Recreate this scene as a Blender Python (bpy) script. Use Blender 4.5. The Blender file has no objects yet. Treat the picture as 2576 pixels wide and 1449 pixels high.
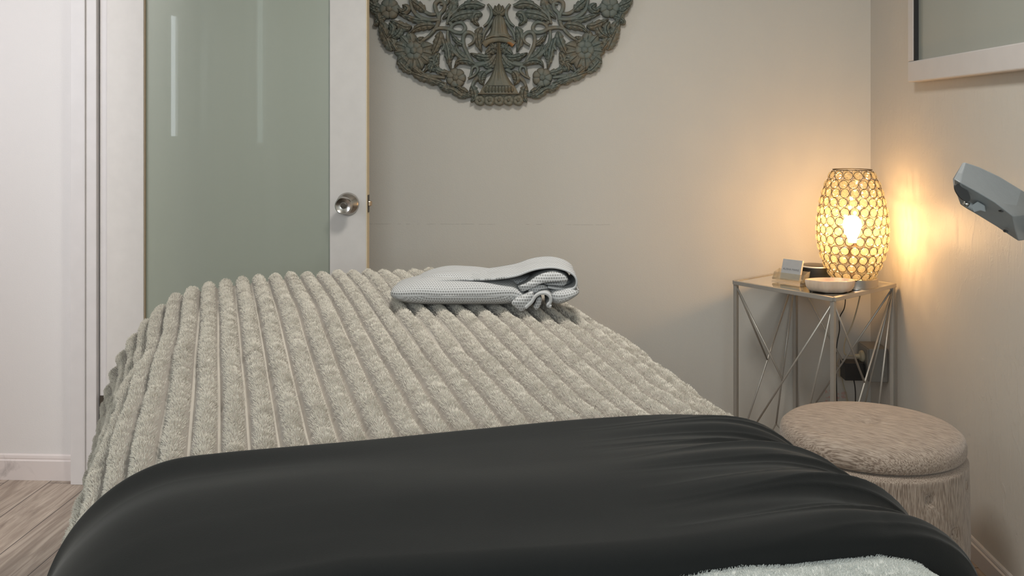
import bpy, bmesh, math, random
import numpy as np
from mathutils import Vector, Matrix
random.seed(7); rng = np.random.default_rng(7)
SC = bpy.context.scene; COL = SC.collection
PI = math.pi
# ------------------------------------------------------------------ camera
H = 1.22; YAW = math.radians(2.57); FPX = 2382.0
cam = bpy.data.cameras.new('camera'); cam.sensor_fit = 'HORIZONTAL'; cam.sensor_width = 36
cam.lens = 36 * FPX / 2576; cam.shift_y = -(724.5 - 308) / 2576; cam.clip_start = .05
camo = bpy.data.objects.new('camera', cam); COL.objects.link(camo)
camo.location = (0, 0, H); camo.rotation_euler = (PI / 2, 0, YAW); SC.camera = camo
# ------------------------------------------------------------------ render look
SC.view_settings.view_transform = 'Standard'; SC.view_settings.look = 'None'
SC.view_settings.gamma = 1; SC.view_settings.use_curve_mapping = False
SC.view_settings.exposure = 0.0
SC.cycles.use_denoising = True
SC.cycles.max_bounces = 7; SC.cycles.diffuse_bounces = 4; SC.cycles.transparent_max_bounces = 12
SC.cycles.caustics_reflective = False; SC.cycles.caustics_refractive = False
SC.cycles.sample_clamp_indirect = 4
# ------------------------------------------------------------------ world
W = bpy.data.worlds.new('world'); SC.world = W; W.use_nodes = True
W.node_tree.nodes['Background'].inputs[0].default_value = (.75, .87, 1, 1)
W.node_tree.nodes['Background'].inputs[1].default_value = 1.0
# ------------------------------------------------------------------ lights
def area(name, loc, target, sx, sy, power, color):
    l = bpy.data.lights.new(name, 'AREA'); l.shape = 'RECTANGLE'; l.size = sx; l.size_y = sy
    l.energy = power; l.color = color
    o = bpy.data.objects.new(name, l); COL.objects.link(o); o.location = loc
    o.rotation_euler = (Vector(target) - Vector(loc)).to_track_quat('-Z', 'Y').to_euler()
    return o
area('ceiling_lamp_light', (.05, 1.75, 2.33), (.05, 1.8, 0), .38, .38, 24, (1, .965, .90))
area('room_window_light', (-.2, -1.9, 1.75), (-.1, 3.5, 1.0), 1.5, 1.1, 36, (.86, .94, 1))
area('hall_cool_fill', (-2.52, 1.9, 1.6), (-1.9, 3.2, 1.5), .5, .8, 9, (.70, .82, 1))  # added fill, no window here; brightens the hall wall, clear of the glass reflection
area('hall_warm_fill', (-2.05, 1.0, 2.33), (-2.0, 2.4, .4), .4, .4, 34, (1, .93, .88))  # added warm fill without a fixture, evens the brightness of the hall wall
# ------------------------------------------------------------------ helpers
def tag(o, label=None, cat=None, group=None, kind=None):
    if label: o['label'] = label
    if cat: o['category'] = cat
    if group: o['group'] = group
    if kind: o['kind'] = kind
    return o
def empty(name, loc, label, cat, group=None):
    o = bpy.data.objects.new(name, None); COL.objects.link(o); o.location = loc
    o.empty_display_size = .05
    return tag(o, label, cat, group)
class MB:
    def __init__(s): s.v = []; s.f = []; s.uv = None
    def add(s, vs, fs):
        k = len(s.v); s.v += [tuple(p) for p in vs]; s.f += [tuple(i + k for i in f) for f in fs]; return s
    def box(s, a, b):
        x0, y0, z0 = a; x1, y1, z1 = b
        return s.add([(x0,y0,z0),(x1,y0,z0),(x1,y1,z0),(x0,y1,z0),(x0,y0,z1),(x1,y0,z1),(x1,y1,z1),(x0,y1,z1)],
                     [(0,3,2,1),(4,5,6,7),(0,1,5,4),(1,2,6,5),(2,3,7,6),(3,0,4,7)])
    def bar(s, a, b, w, h=None, up=(0, 0, 1)):
        h = h or w; a = Vector(a); b = Vector(b); d = (b - a).normalized(); up = Vector(up)
        if abs(d.dot(up)) > .98: up = Vector((math.cos(.7), math.sin(.7), 0)) if up.z else Vector((0,0,1))
        r = d.cross(up).normalized(); u = r.cross(d)
        P = []
        for c in (a, b):
            for i, j in ((-1,-1),(1,-1),(1,1),(-1,1)): P.append(c + r * (i * w / 2) + u * (j * h / 2))
        return s.add(P, [(3,2,1,0),(4,5,6,7),(0,1,5,4),(1,2,6,5),(2,3,7,6),(3,0,4,7)])
    def tube(s, pts, r, n=8, closed=False):
        pts = [Vector(p) for p in pts]; m = len(pts); rings = []
        nrm = None
        for i, p in enumerate(pts):
            if closed: t = (pts[(i+1) % m] - pts[i-1]).normalized()
            else: t = (pts[min(i+1, m-1)] - pts[max(i-1, 0)]).normalized()
            if nrm is None:
                nrm = t.cross(Vector((0,0,1)) if abs(t.z) < .9 else Vector((1,0,0))).normalized()
            nrm = (nrm - t * nrm.dot(t)).normalized(); bn = t.cross(nrm)
            rr = r[i] if isinstance(r, (list, tuple)) else r
            rings.append([p + (nrm * math.cos(2*PI*k/n) + bn * math.sin(2*PI*k/n)) * rr for k in range(n)])
        vs = [q for R_ in rings for q in R_]; fs = []
        for i in range(m if closed else m - 1):
            j = (i + 1) % m
            for k in range(n):
                fs.append((i*n+k, i*n+(k+1) % n, j*n+(k+1) % n, j*n+k))
        if not closed: fs += [tuple(range(n))[::-1], tuple((m-1)*n+k for k in range(n))]
        return s.add(vs, fs)
    def lathe(s, prof, n=32, axis='z', c=(0, 0, 0), cap=True):
        vs = []; c = Vector(c)
        for r, h in prof:
            for k in range(n):
                a = 2*PI*k/n
                if axis == 'z': q = (r*math.cos(a), r*math.sin(a), h)
                elif axis == 'y': q = (r*math.cos(a), h, r*math.sin(a))
                else: q = (h, r*math.cos(a), r*math.sin(a))
                vs.append(c + Vector(q))
        fs = []; m = len(prof)
        for i in range(m-1):
            for k in range(n):
                fs.append((i*n+k, i*n+(k+1) % n, (i+1)*n+(k+1) % n, (i+1)*n+k))
        if cap: fs += [tuple(range(n))[::-1], tuple((m-1)*n+k for k in range(n))]
        return s.add(vs, fs)
    def build(s, name, mat, parent=None, smooth=False, bevel=0, auto=None, world=True):
        me = bpy.data.meshes.new(name); me.from_pydata(s.v, [], s.f); me.update()
        if s.uv is not None:
            l = me.uv_layers.new(name='UVMap')
            vi = np.empty(len(me.loops), dtype=np.int32); me.loops.foreach_get('vertex_index', vi)
            l.data.foreach_set('uv', np.asarray(s.uv, dtype=np.float32)[vi].ravel())
        bm = bmesh.new(); bm.from_mesh(me); bmesh.ops.recalc_face_normals(bm, faces=bm.faces); bm.to_mesh(me); bm.free()
        o = bpy.data.objects.new(name, me); COL.objects.link(o)
        if mat: me.materials.append(mat)
        if parent is not None:
            o.parent = parent
            o.matrix_parent_inverse = MW(parent).inverted()
        if smooth: me.shade_smooth()
        if auto: me.shade_smooth(); me.set_sharp_from_angle(angle=math.radians(auto))
        if bevel:
            b = o.modifiers.new('bevel', 'BEVEL'); b.width = bevel; b.segments = 2; b.limit_method = 'ANGLE'
        return o
def MW(o):
    m = o.matrix_basis.copy()
    if o.parent: m = MW(o.parent) @ o.matrix_parent_inverse @ m
    return m
def cat(pts, n):
    """smooth curve through points, n samples"""
    P = np.array(pts, dtype=float); k = len(P)
    d = np.r_[0, np.cumsum(np.linalg.norm(np.diff(P, axis=0), axis=1))]
    t = np.linspace(0, d[-1], n); T = np.zeros_like(P)
    for i in range(k):
        a, b = max(i-1, 0), min(i+1, k-1); T[i] = (P[b]-P[a]) / max(d[b]-d[a], 1e-9)
    i = np.clip(np.searchsorted(d, t, side='right')-1, 0, k-2); h = (d[i+1]-d[i])[:, None]; s = ((t-d[i])[:, None]) / h
    return ((2*s**3-3*s**2+1)*P[i] + (s**3-2*s**2+s)*h*T[i] + (-2*s**3+3*s**2)*P[i+1] + (s**3-s**2)*h*T[i+1])
def at(px, py, Y):
    """the point of the room seen at a photo pixel, at distance Y into the room"""
    a = (px-1288)/FPX; b = (308-py)/FPX; c, s = math.cos(YAW), math.sin(YAW)
    dx, dy, dz = a*c - s, c + a*s, b
    k = Y/dy; return Vector((dx*k, Y, H + dz*k))
def onz(px, py, z):
    p = at(px, py, 1.0); k = (z-H)/(p.z-H); return Vector((p.x*k, k, z))
def vnoise(x, y, seed=0):
    """smooth lattice noise in -1..1 on arrays"""
    r = np.random.default_rng(seed); G = r.uniform(-1, 1, (256, 256))
    xi = np.floor(x).astype(int); yi = np.floor(y).astype(int); fx = x-xi; fy = y-yi
    fx = fx*fx*(3-2*fx); fy = fy*fy*(3-2*fy); a = xi & 255; b = yi & 255; a1 = (a+1) & 255; b1 = (b+1) & 255
    return (G[a, b]*(1-fx)+G[a1, b]*fx)*(1-fy) + (G[a, b1]*(1-fx)+G[a1, b1]*fx)*fy
# ------------------------------------------------------------------ materials
def srgb(r, g, b):
    f = lambda c: (c/255/12.92) if c/255 <= .04045 else ((c/255+.055)/1.055)**2.4
    return (f(r), f(g), f(b), 1)
class NM:
    def __init__(s, name):
        s.m = bpy.data.materials.new(name); s.m.use_nodes = True; s.t = s.m.node_tree; s.N = s.t.nodes
        s.b = s.N['Principled BSDF']; s.out = s.N['Material Output']
    def n(s, ty, **kw):
        x = s.N.new(ty)
        for k, v in kw.items():
            if k in x.inputs: x.inputs[k].default_value = v
            else: setattr(x, k, v)
        return x
    def l(s, a, b): s.t.links.new(a, b)
    def coord(s, which='Object', scale=(1, 1, 1), rot=(0, 0, 0)):
        c = s.n('ShaderNodeTexCoord'); mp = s.n('ShaderNodeMapping'); mp.inputs['Scale'].default_value = scale
        mp.inputs['Rotation'].default_value = rot
        s.l(c.outputs[which], mp.inputs[0]); return mp.outputs[0]
    def noise(s, vec, scale, detail=3, rough=.5, dist=0):
        x = s.n('ShaderNodeTexNoise', Scale=scale, Detail=detail, Roughness=rough, Distortion=dist)
        s.l(vec, x.inputs['Vector']); return x.outputs['Fac']
    def ramp(s, fac, stops):
        r = s.n('ShaderNodeValToRGB'); e = r.color_ramp.elements
        e[0].position, e[0].color = stops[0]; e[1].position, e[1].color = stops[-1]
        for p, c in stops[1:-1]: q = e.new(p); q.color = c
        s.l(fac, r.inputs[0]); return r.outputs[0]
    def mix(s, fac, a, b, mode='MIX'):
        x = s.n('ShaderNodeMix', data_type='RGBA', blend_type=mode)
        for i, v in ((0, fac), (6, a), (7, b)):
            if hasattr(v, 'links'): s.l(v, x.inputs[i])
            else: x.inputs[i].default_value = v
        return x.outputs[2]
    def math(s, op, a, b=0.0):
        x = s.n('ShaderNodeMath', operation=op)
        for i, v in ((0, a), (1, b)):
            if hasattr(v, 'links'): s.l(v, x.inputs[i])
            else: x.inputs[i].default_value = v
        return x.outputs[0]
    def bump(s, h, strength, dist, normal=None):
        x = s.n('ShaderNodeBump', Strength=strength, Distance=dist); s.l(h, x.inputs['Height'])
        if normal: s.l(normal, x.inputs['Normal'])
        s.l(x.outputs[0], s.b.inputs['Normal']); return x.outputs[0]
    def col(s, c):
        if hasattr(c, 'links'): s.l(c, s.b.inputs['Base Color'])
        else: s.b.inputs['Base Color'].default_value = c
    def p(s, **kw):
        for k, v in kw.items():
            s.b.inputs[k.replace('_', ' ')].default_value = v
        return s
def simple(name, c, rough=.5, metal=0, spec=.5, bump=0, bscale=200, **kw):
    m = NM(name); v = m.coord(); f = m.noise(v, bscale/4, 2)
    c2 = tuple(min(1, x*.9) for x in c[:3]) + (1,)
    m.col(m.mix(f, c2, c)); m.p(Roughness=rough, Metallic=metal); m.b.inputs['Specular IOR Level'].default_value = spec
    if bump: m.bump(m.noise(v, bscale, 3), bump, .002)
    for k, x in kw.items(): m.b.inputs[k].default_value = x
    return m.m
def wall_mat(name, c, bstr=.25):
    m = NM(name); v = m.coord()
    f = m.noise(v, 1.3, 4); c2 = tuple(x*.93 for x in c[:3]) + (1,)
    m.col(m.mix(f, c2, c)); m.p(Roughness=.62); m.b.inputs['Specular IOR Level'].default_value = .3
    v2 = m.coord(scale=(1, 1, .22)); h = m.math('ADD', m.noise(v2, 34, 3, .6), m.noise(v, 260, 2)); m.bump(h, bstr, .0025)
    return m.m
WALLC = (.60, .575, .525, 1)
M = {}
M['wall'] = wall_mat('wall_paint', WALLC)
def rough_wall():
    m = NM('rough_plaster_paint'); v = m.coord()
    m.col(m.mix(m.noise(v, 1.3, 4), (.565, .53, .485, 1), WALLC)); m.p(Roughness=.5); m.b.inputs['Specular IOR Level'].default_value = .4
    v2 = m.coord(scale=(1, 1, .12)); a = m.noise(v2, 22, 4, .65, .6)
    v3 = m.coord(scale=(1, 1, .5)); b = m.ramp(m.noise(v3, 30, 5, .7, 1.2), [(.52, (0,0,0,1)), (.68, (1,1,1,1))])
    h = m.math('ADD', m.math('MULTIPLY', a, .8), m.math('MULTIPLY', b, .5)); m.bump(h, .24, .005)
    return m.m
M['rough_wall'] = rough_wall()
def back_wall():
    m = NM('back_wall_paint'); v = m.coord(); c = m.n('ShaderNodeTexCoord'); sp = m.n('ShaderNodeSeparateXYZ'); m.l(c.outputs['Object'], sp.inputs[0])
    col = m.mix(m.noise(v, 1.3, 4), tuple(x*.94 for x in WALLC[:3]) + (1,), WALLC)
    inside = lambda o, a, b: m.math('MULTIPLY', m.math('GREATER_THAN', o, a), m.math('LESS_THAN', o, b))
    v2 = m.coord(scale=(14, 1, 400)); wob = m.math('MULTIPLY', m.noise(v, 9, 3), .006)
    zz = m.math('SUBTRACT', sp.outputs[2], wob)
    line = m.math('MULTIPLY', inside(zz, .8314, .8328), inside(sp.outputs[0], -.78, .28)); brk = m.ramp(m.noise(m.coord(scale=(12, 1, 1)), 3, 3), [(.48, (0,0,0,1)), (.56, (1,1,1,1))])
    col = m.mix(m.math('MULTIPLY', m.math('MULTIPLY', line, brk), .45), col, (.22, .20, .18, 1))
    px = m.math('MULTIPLY', inside(sp.outputs[0], 1.005, 1.085), inside(sp.outputs[2], .135, .225)); st = m.ramp(m.noise(v, 75, 3), [(.52, (0,0,0,1)), (.6, (1,1,1,1))])
    col = m.mix(m.math('MULTIPLY', m.math('MULTIPLY', px, st), .5), col, (.62, .25, .20, 1))
    m.col(col); m.p(Roughness=.62); m.b.inputs['Specular IOR Level'].default_value = .3
    m.bump(m.math('ADD', m.noise(m.coord(scale=(1, 1, .3)), 34, 3, .6), m.noise(v, 260, 2)), .18, .0025); return m.m
M['wall_back'] = back_wall()
M['hall'] = wall_mat('hall_paint', (.70, .675, .66, 1), .12)
M['white'] = simple('white_trim_paint', (.66, .63, .62, 1), .42, bump=.08, bscale=60)
M['door'] = simple('door_paint', (.64, .61, .58, 1), .48, bump=.08, bscale=90)
M['raw'] = simple('unpainted_edge', (.70, .60, .42, 1), .7, bump=.2, bscale=90)
M['steel'] = simple('brushed_steel', (.55, .53, .50, 1), .24, 1)
M['dsteel'] = simple('dark_bronze', (.09, .075, .06, 1), .5, .6)
M['brass'] = simple('latch_brass', (.62, .47, .33, 1), .3, 1)
M['ceil'] = simple('ceiling_paint', (.75, .73, .70, 1), .8)
def glass_panel(name, c, rough, tint):
    m = NM(name); v = m.coord(scale=(1, 1, .08)); f = m.noise(v, 9, 3)
    m.col(m.mix(f, c, tint)); m.p(Roughness=rough, IOR=1.5); m.b.inputs['Specular IOR Level'].default_value = .5
    m.b.inputs['Coat Weight'].default_value = .6; m.b.inputs['Coat Roughness'].default_value = .015
    return m.m
M['frost'] = glass_panel('back_painted_glass', (.30, .325, .265, 1), .35, (.325, .35, .295, 1))
M['frost2'] = glass_panel('frame_glass', (.33, .35, .315, 1), .4, (.35, .37, .34, 1))
def floor_mat():
    m = NM('vinyl_planks'); c = m.n('ShaderNodeTexCoord'); sp = m.n('ShaderNodeSeparateXYZ'); m.l(c.outputs['Object'], sp.inputs[0])
    PW = .148
    ix = m.math('DIVIDE', m.math('ADD', sp.outputs[0], 10.0), PW); fx = m.math('FRACT', ix); nx = m.math('FLOOR', ix)
    wn = m.n('ShaderNodeTexWhiteNoise', noise_dimensions='1D'); m.l(nx, wn.inputs['W'])
    iy = m.math('ADD', m.math('DIVIDE', sp.outputs[1], 1.22), m.math('MULTIPLY', wn.outputs[0], 7.31)); fy = m.math('FRACT', iy); ny = m.math('FLOOR', iy)
    wn2 = m.n('ShaderNodeTexWhiteNoise', noise_dimensions='2D'); cb = m.n('ShaderNodeCombineXYZ'); m.l(nx, cb.inputs[0]); m.l(ny, cb.inputs[1]); m.l(cb.outputs[0], wn2.inputs['Vector'])
    gx = m.math('LESS_THAN', m.math('MINIMUM', fx, m.math('SUBTRACT', 1.0, fx)), .010)
    gy = m.math('LESS_THAN', m.math('MINIMUM', fy, m.math('SUBTRACT', 1.0, fy)), .0012)
    g = m.math('MAXIMUM', gx, gy)
    off = m.n('ShaderNodeVectorMath', operation='ADD'); cb2 = m.n('ShaderNodeCombineXYZ'); m.l(m.math('MULTIPLY', wn2.outputs[0], 37.0), cb2.inputs[0]); m.l(m.math('MULTIPLY', wn2.outputs[0], 11.0), cb2.inputs[1])
    m.l(c.outputs['Object'], off.inputs[0]); m.l(cb2.outputs[0], off.inputs[1])
    mp = m.n('ShaderNodeMapping'); mp.inputs['Scale'].default_value = (13, 1.1, 1); m.l(off.outputs[0], mp.inputs[0])
    a = m.noise(mp.outputs[0], 3.0, 6, .62, 1.1)
    mp2 = m.n('ShaderNodeMapping'); mp2.inputs['Scale'].default_value = (60, 2.5, 1); m.l(off.outputs[0], mp2.inputs[0]); b = m.noise(mp2.outputs[0], 3, 3, .6)
    base = m.ramp(a, [(.25, srgb(118, 104, 92)), (.45, srgb(160, 145, 132)), (.6, srgb(190, 176, 162)), (.8, srgb(206, 194, 181))])
    base = m.mix(m.math('MULTIPLY', b, .55), base, srgb(122, 108, 95))
    hs = m.n('ShaderNodeHueSaturation'); m.l(base, hs.inputs['Color']); m.l(m.math('ADD', m.math('MULTIPLY', wn2.outputs[0], .3), .85), hs.inputs['Value'])
    m.col(m.mix(g, hs.outputs[0], srgb(45, 38, 33))); m.p(Roughness=.42); m.bump(m.math('ADD', m.math('MULTIPLY', b, .3), m.math('SUBTRACT', 1.0, g)), .35, .0015)
    return m.m
M['floor'] = floor_mat()
def stained_trim():
    m = NM('scuffed_trim_paint'); v = m.coord(); f = m.noise(v, 7.0, 5, .65, .8)
    m.col(m.mix(m.ramp(f, [(.56, (0,0,0,1)), (.72, (1,1,1,1))]), (.66, .60, .58, 1), (.40, .36, .35, 1))); m.p(Roughness=.4); return m.m
M['trim'] = stained_trim()
# ------------------------------------------------------------------ room shell
YB = 3.57; XR = 1.172; XL = -1.5405; YD = 3.13; ZC = 2.40
def struct(name, mb, mat, bevel=0, **kw):
    o = mb.build(name, mat, bevel=bevel, **kw); return tag(o, kind='structure')
struct('floor', MB().box((-3.4, -2.4, -.05), (1.4, 3.8, 0)), M['floor'])
struct('ceiling', MB().box((-3.4, -2.4, ZC), (1.4, 3.8, ZC + .05)), M['ceil'])
struct('wall_back', MB().box((XL - .085, YB, 0), (XR + .1, YB + .1, ZC)), M['wall_back'])
struct('wall_right', MB().box((XR, -2.4, 0), (XR + .1, YB, ZC)), M['rough_wall'])
# left wall has the doorway; its far stub stands behind the open door
wl = MB().box((XL - .085, 3.165, 0), (XL, YB, ZC)).box((XL - .085, 2.26, 2.05), (XL, 3.165, ZC)).box((XL - .085, -2.2, 0), (XL, 1.31, ZC))
wl.box((XL - .085, 1.48, 0), (XL, 2.26, ZC)).box((XL - .085, 1.31, 0), (XL, 1.48, 1.09)).box((XL - .085, 1.31, 2.1), (XL, 1.48, ZC))
struct('wall_left', wl, M['wall'])
struct('wall_hall', MB().box((-3.0, 3.165, 0), (XL - .085, 3.265, ZC)), M['hall'])
# hall outer wall with a window
WY0, WY1 = -.21, -.04
wh = MB().box((-2.72, -2.2, 0), (-2.62, WY0, ZC)).box((-2.72, WY1, 0), (-2.62, 3.165, ZC)).box((-2.72, WY0, 0), (-2.62, WY1, 1.10)).box((-2.72, WY0, 1.98), (-2.62, WY1, ZC))
struct('wall_hall_side', wh, M['hall'])
wf = MB().box((-3.0, -2.3, 0), (-1.0, -2.2, ZC)).box((.6, -2.3, 0), (XR + .1, -2.2, ZC)).box((-1.0, -2.3, 0), (.6, -2.2, 1.15)).box((-1.0, -2.3, 2.2), (.6, -2.2, ZC))
struct('wall_front', wf, M['wall'])
def daylight(name, c, s):
    m = NM(name); e = m.n('ShaderNodeEmission', Strength=s); e.inputs[0].default_value = c
    v = m.coord(); m.l(m.mix(m.noise(v, 3, 2), c, tuple(x*.85 for x in c[:3]) + (1,)), e.inputs[0]); m.l(e.outputs[0], m.out.inputs[0]); return m.m
M['day'] = daylight('bright_daylight_pane', (.85, .93, 1, 1), 9.0)
M['dim_glow'] = daylight('dim_glow_pane', (.8, .95, .92, 1), 2.6)
def window(n, a, b, mat, axis):
    fr = MB(); x0, y0, z0 = a; x1, y1, z1 = b; w = .025
    if axis == 'x':
        fr.box((x0, y0, z0), (x1, y0+w, z1)).box((x0, y1-w, z0), (x1, y1, z1)).box((x0, y0+w, z0), (x1, y1-w, z0+w)).box((x0, y0+w, z1-w), (x1, y1-w, z1))
        pn = MB().box((x0+.02, y0+w*.4, z0+w*.4), (x0+.026, y1-w*.4, z1-w*.4))
    else:
        fr.box((x0, y0, z0), (x0+w, y1, z1)).box((x1-w, y0, z0), (x1, y1, z1)).box((x0+w, y0, z0), (x1-w, y1, z0+w)).box((x0+w, y0, z1-w), (x1-w, y1, z1))
        pn = MB().box((x0+w*.4, y0+.02, z0+w*.4), (x1-w*.4, y0+.026, z1-w*.4))
    o = struct(n, fr, M['white']); pn.build('window_pane', mat, o); return o
window('window_1', (-2.66, WY0, 1.10), (-2.615, WY1, 1.98), M['day'], 'x')
window('reflection_strip', (XL-.03, 1.31, 1.09), (XL+.006, 1.48, 2.1), M['dim_glow'], 'x')  # unseen glowing slit, added only for its pale streak in the door glass
window('window_3', (-1.0, -2.29, 1.15), (.6, -2.22, 2.2), M['dim_glow'], 'y')
# baseboards
def baseboard(name, x0, x1, y, h, t=.014, axis='x'):
    prof = [(0, 0), (-t, 0), (-t, h*.76), (-t*.55, h*.80), (-t*.62, h*.86), (-t*.5, h*.95), (-t*.2, h), (0, h)]
    mb = MB(); n = len(prof)
    if axis == 'x': vs = [(x, y+p[0], p[1]) for x in (x0, x1) for p in prof]
    else: vs = [(y+p[0], x, p[1]) for x in (x0, x1) for p in prof]
    mb.add(vs, [(i, (i+1) % n, n+(i+1) % n, n+i) for i in range(n)] + [tuple(range(n)), tuple(range(n, 2*n))[::-1]])
    return mb
struct('baseboard_hall', baseboard('b', -2.62, -1.629, 3.165, .086), M['trim'])
struct('baseboard_right', baseboard('b', -2.2, YB, XR, .06, .012, 'y'), M['white'])
struct('baseboard_back', baseboard('b', XL, XR-.013, YB, .06, .012), M['white'])
# door frame: jamb end of the left wall, stop bead, hinge rebate
jb = MB().box((-1.628, 3.118, 0), (-1.580, 3.165, 2.09)).box((-1.580, 3.113, 0), (-1.5765, 3.165, 2.09)).box((-1.5765, 3.120, 0), (-1.5405, 3.165, 2.09))
jb.box((-1.5355, 3.136, 0), (-1.511, 3.165, 2.06)).box((-1.628, 2.26, 2.05), (-1.5405, 3.118, 2.09)).box((-1.628, 2.17, 0), (-1.5405, 2.262, 2.09)).box((-1.5405, 2.18, 0), (-1.528, 2.26, 2.09))
dj = struct('trim_1', jb, M['white'], bevel=.0015)
hg = MB().box((-1.5345, 3.1325, .195), (-1.5120, 3.1359, .297))
for z in (.225, .285): hg.lathe([(.003, 3.1315), (.003, 3.133)], 8, 'y', (-1.523, 0, z))
hg.build('hinge', M['dsteel'], dj)
# ------------------------------------------------------------------ open door
d = empty('door_1', (-1.5097, YD, 0), 'open white door with a large pale green glass panel and a steel knob', 'door')
tag(d, kind='structure')
DX0, DX1 = -1.5097, at(922, 500, YD).x
g0, g1 = at(361, 500, YD).x, at(829.5, 500, YD).x
fr = MB().box((DX0, YD, .012), (g0, YD+.04, 2.03)).box((g1, YD, .012), (DX1-.001, YD+.04, 2.03)).box((g0, YD, .012), (g1, YD+.04, .2)).box((g0, YD, 1.93), (g1, YD+.04, 2.03))
fr.build('door_frame', M['door'], d, bevel=.0015)
MB().box((DX1-.001, YD+.001, .012), (DX1+.0015, YD+.0395, 2.03)).build('door_edge', M['raw'], d)
MB().box((g0-.005, YD+.014, .195), (g1+.005, YD+.024, 1.935)).build('glass_panel', M['frost'], d)
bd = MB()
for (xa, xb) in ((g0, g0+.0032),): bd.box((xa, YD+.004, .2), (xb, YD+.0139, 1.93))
bd.box((g0, YD+.004, .2), (g1, YD+.0139, .206)).box((g0, YD+.004, 1.924), (g1, YD+.0139, 1.93)).build('glazing_bead', simple('bead_shadow_brown', (.36, .28, .19, 1), .6), d)  # brown colour paints in the bead's shadow along the glass edge
k = at(875, 513, YD)
kb = MB().lathe([(.0385, YD), (.0385, YD-.003), (.034, YD-.010), (.020, YD-.020), (.0165, YD-.024)], 40, 'y', (k.x, 0, k.z)).build('knob_rose', M['steel'], d, auto=40)
kn = MB().lathe([(.0165, YD-.024), (.015, YD-.040), (.024, YD-.047), (.0285, YD-.058), (.0285, YD-.066), (.025, YD-.0715), (.018, YD-.0675), (.0105, YD-.0655), (.0105, YD-.0655)], 40, 'y', (k.x, 0, k.z)).build('door_knob', M['steel'], d, auto=35)
MB().lathe([(.0095, YD-.0655), (.0095, YD-.069), (.008, YD-.070)], 24, 'y', (k.x, 0, k.z)).box((k.x-.007, YD-.072, k.z-.0012), (k.x+.007, YD-.0695, k.z+.0012)).build('lock_button', M['dsteel'], kn)
lp = at(926, 512, YD+.02)
MB().box((DX1+.0016, YD+.010, lp.z-.029), (DX1+.0032, YD+.034, lp.z+.029)).build('latch_plate', M['dsteel'], d)
MB().add([(DX1+.003, YD+.012, lp.z-.009), (DX1+.003, YD+.030, lp.z-.009), (DX1+.014, YD+.030, lp.z-.008), (DX1+.011, YD+.014, lp.z-.008),
          (DX1+.003, YD+.012, lp.z+.009), (DX1+.003, YD+.030, lp.z+.009), (DX1+.014, YD+.030, lp.z+.008), (DX1+.011, YD+.014, lp.z+.008)],
         [(0,3,2,1),(4,5,6,7),(0,1,5,4),(1,2,6,5),(2,3,7,6),(3,0,4,7)]).build('latch_bolt', M['brass'], d, bevel=.002)
# ------------------------------------------------------------------ ceiling lamp (out of frame, lights the room)
t = empty('ceiling_lamp', (.05, 1.75, ZC), 'round flush ceiling lamp above the bed', 'lamp')
MB().lathe([(.20, ZC), (.20, ZC-.03), (.185, ZC-.045)], 40, 'z', (.05, 1.75, 0)).build('lamp_housing', M['white'], t, auto=40)
# ------------------------------------------------------------------ bed frame of reference
TH = math.radians(17.3) + YAW
UX, UY = -math.sin(TH), math.cos(TH); VX, VY = math.cos(TH), math.sin(TH)
def bed(u, v, z):
    return np.stack([u*UX + v*VX, u*UY + v*VY, z], axis=-1)
PITCH = .0385
right = [(.30, 0), (.45, -.001), (.55, -.003), (.63, -.008), (.69, -.016), (.74, -.032), (.785, -.060), (.82, -.10), (.84, -.16), (.85, -.25), (.856, -.40), (.86, -.62)]
near_l = [(.20, 0), (.08, 0), (0, -.001), (-.05, -.004), (-.088, -.017), (-.122, -.042), (-.147, -.074), (-.165, -.116), (-.177, -.17), (-.185, -.27), (-.191, -.40), (-.196, -.62)]
far_l = [(.20, 0), (.08, -.002), (-.042, -.015), (-.090, -.038), (-.128, -.075), (-.178, -.170), (-.219, -.310), (-.247, -.420), (-.268, -.54), (-.282, -.66)]
def mkprof(L):
    P = cat(L[::-1] + right, 900)
    d = np.r_[0, np.cumsum(np.linalg.norm(np.diff(P, axis=0), axis=1))]
    i = np.argmin(np.abs(P[:, 0] - .30)); return d - d[i] + .30, P
PN, PF = mkprof(near_l), mkprof(far_l)
ZU = np.array([-.2, .5, .9, 1.25, 1.37, 1.75, 2.1, 2.30, 2.42, 2.5]); ZZ = np.array([.72, .735, .752, .776, .783, .809, .824, .830, .826, .82])
zt = cat(np.c_[ZU, ZZ], 300)
UE = 2.385; RE = .045
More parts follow.
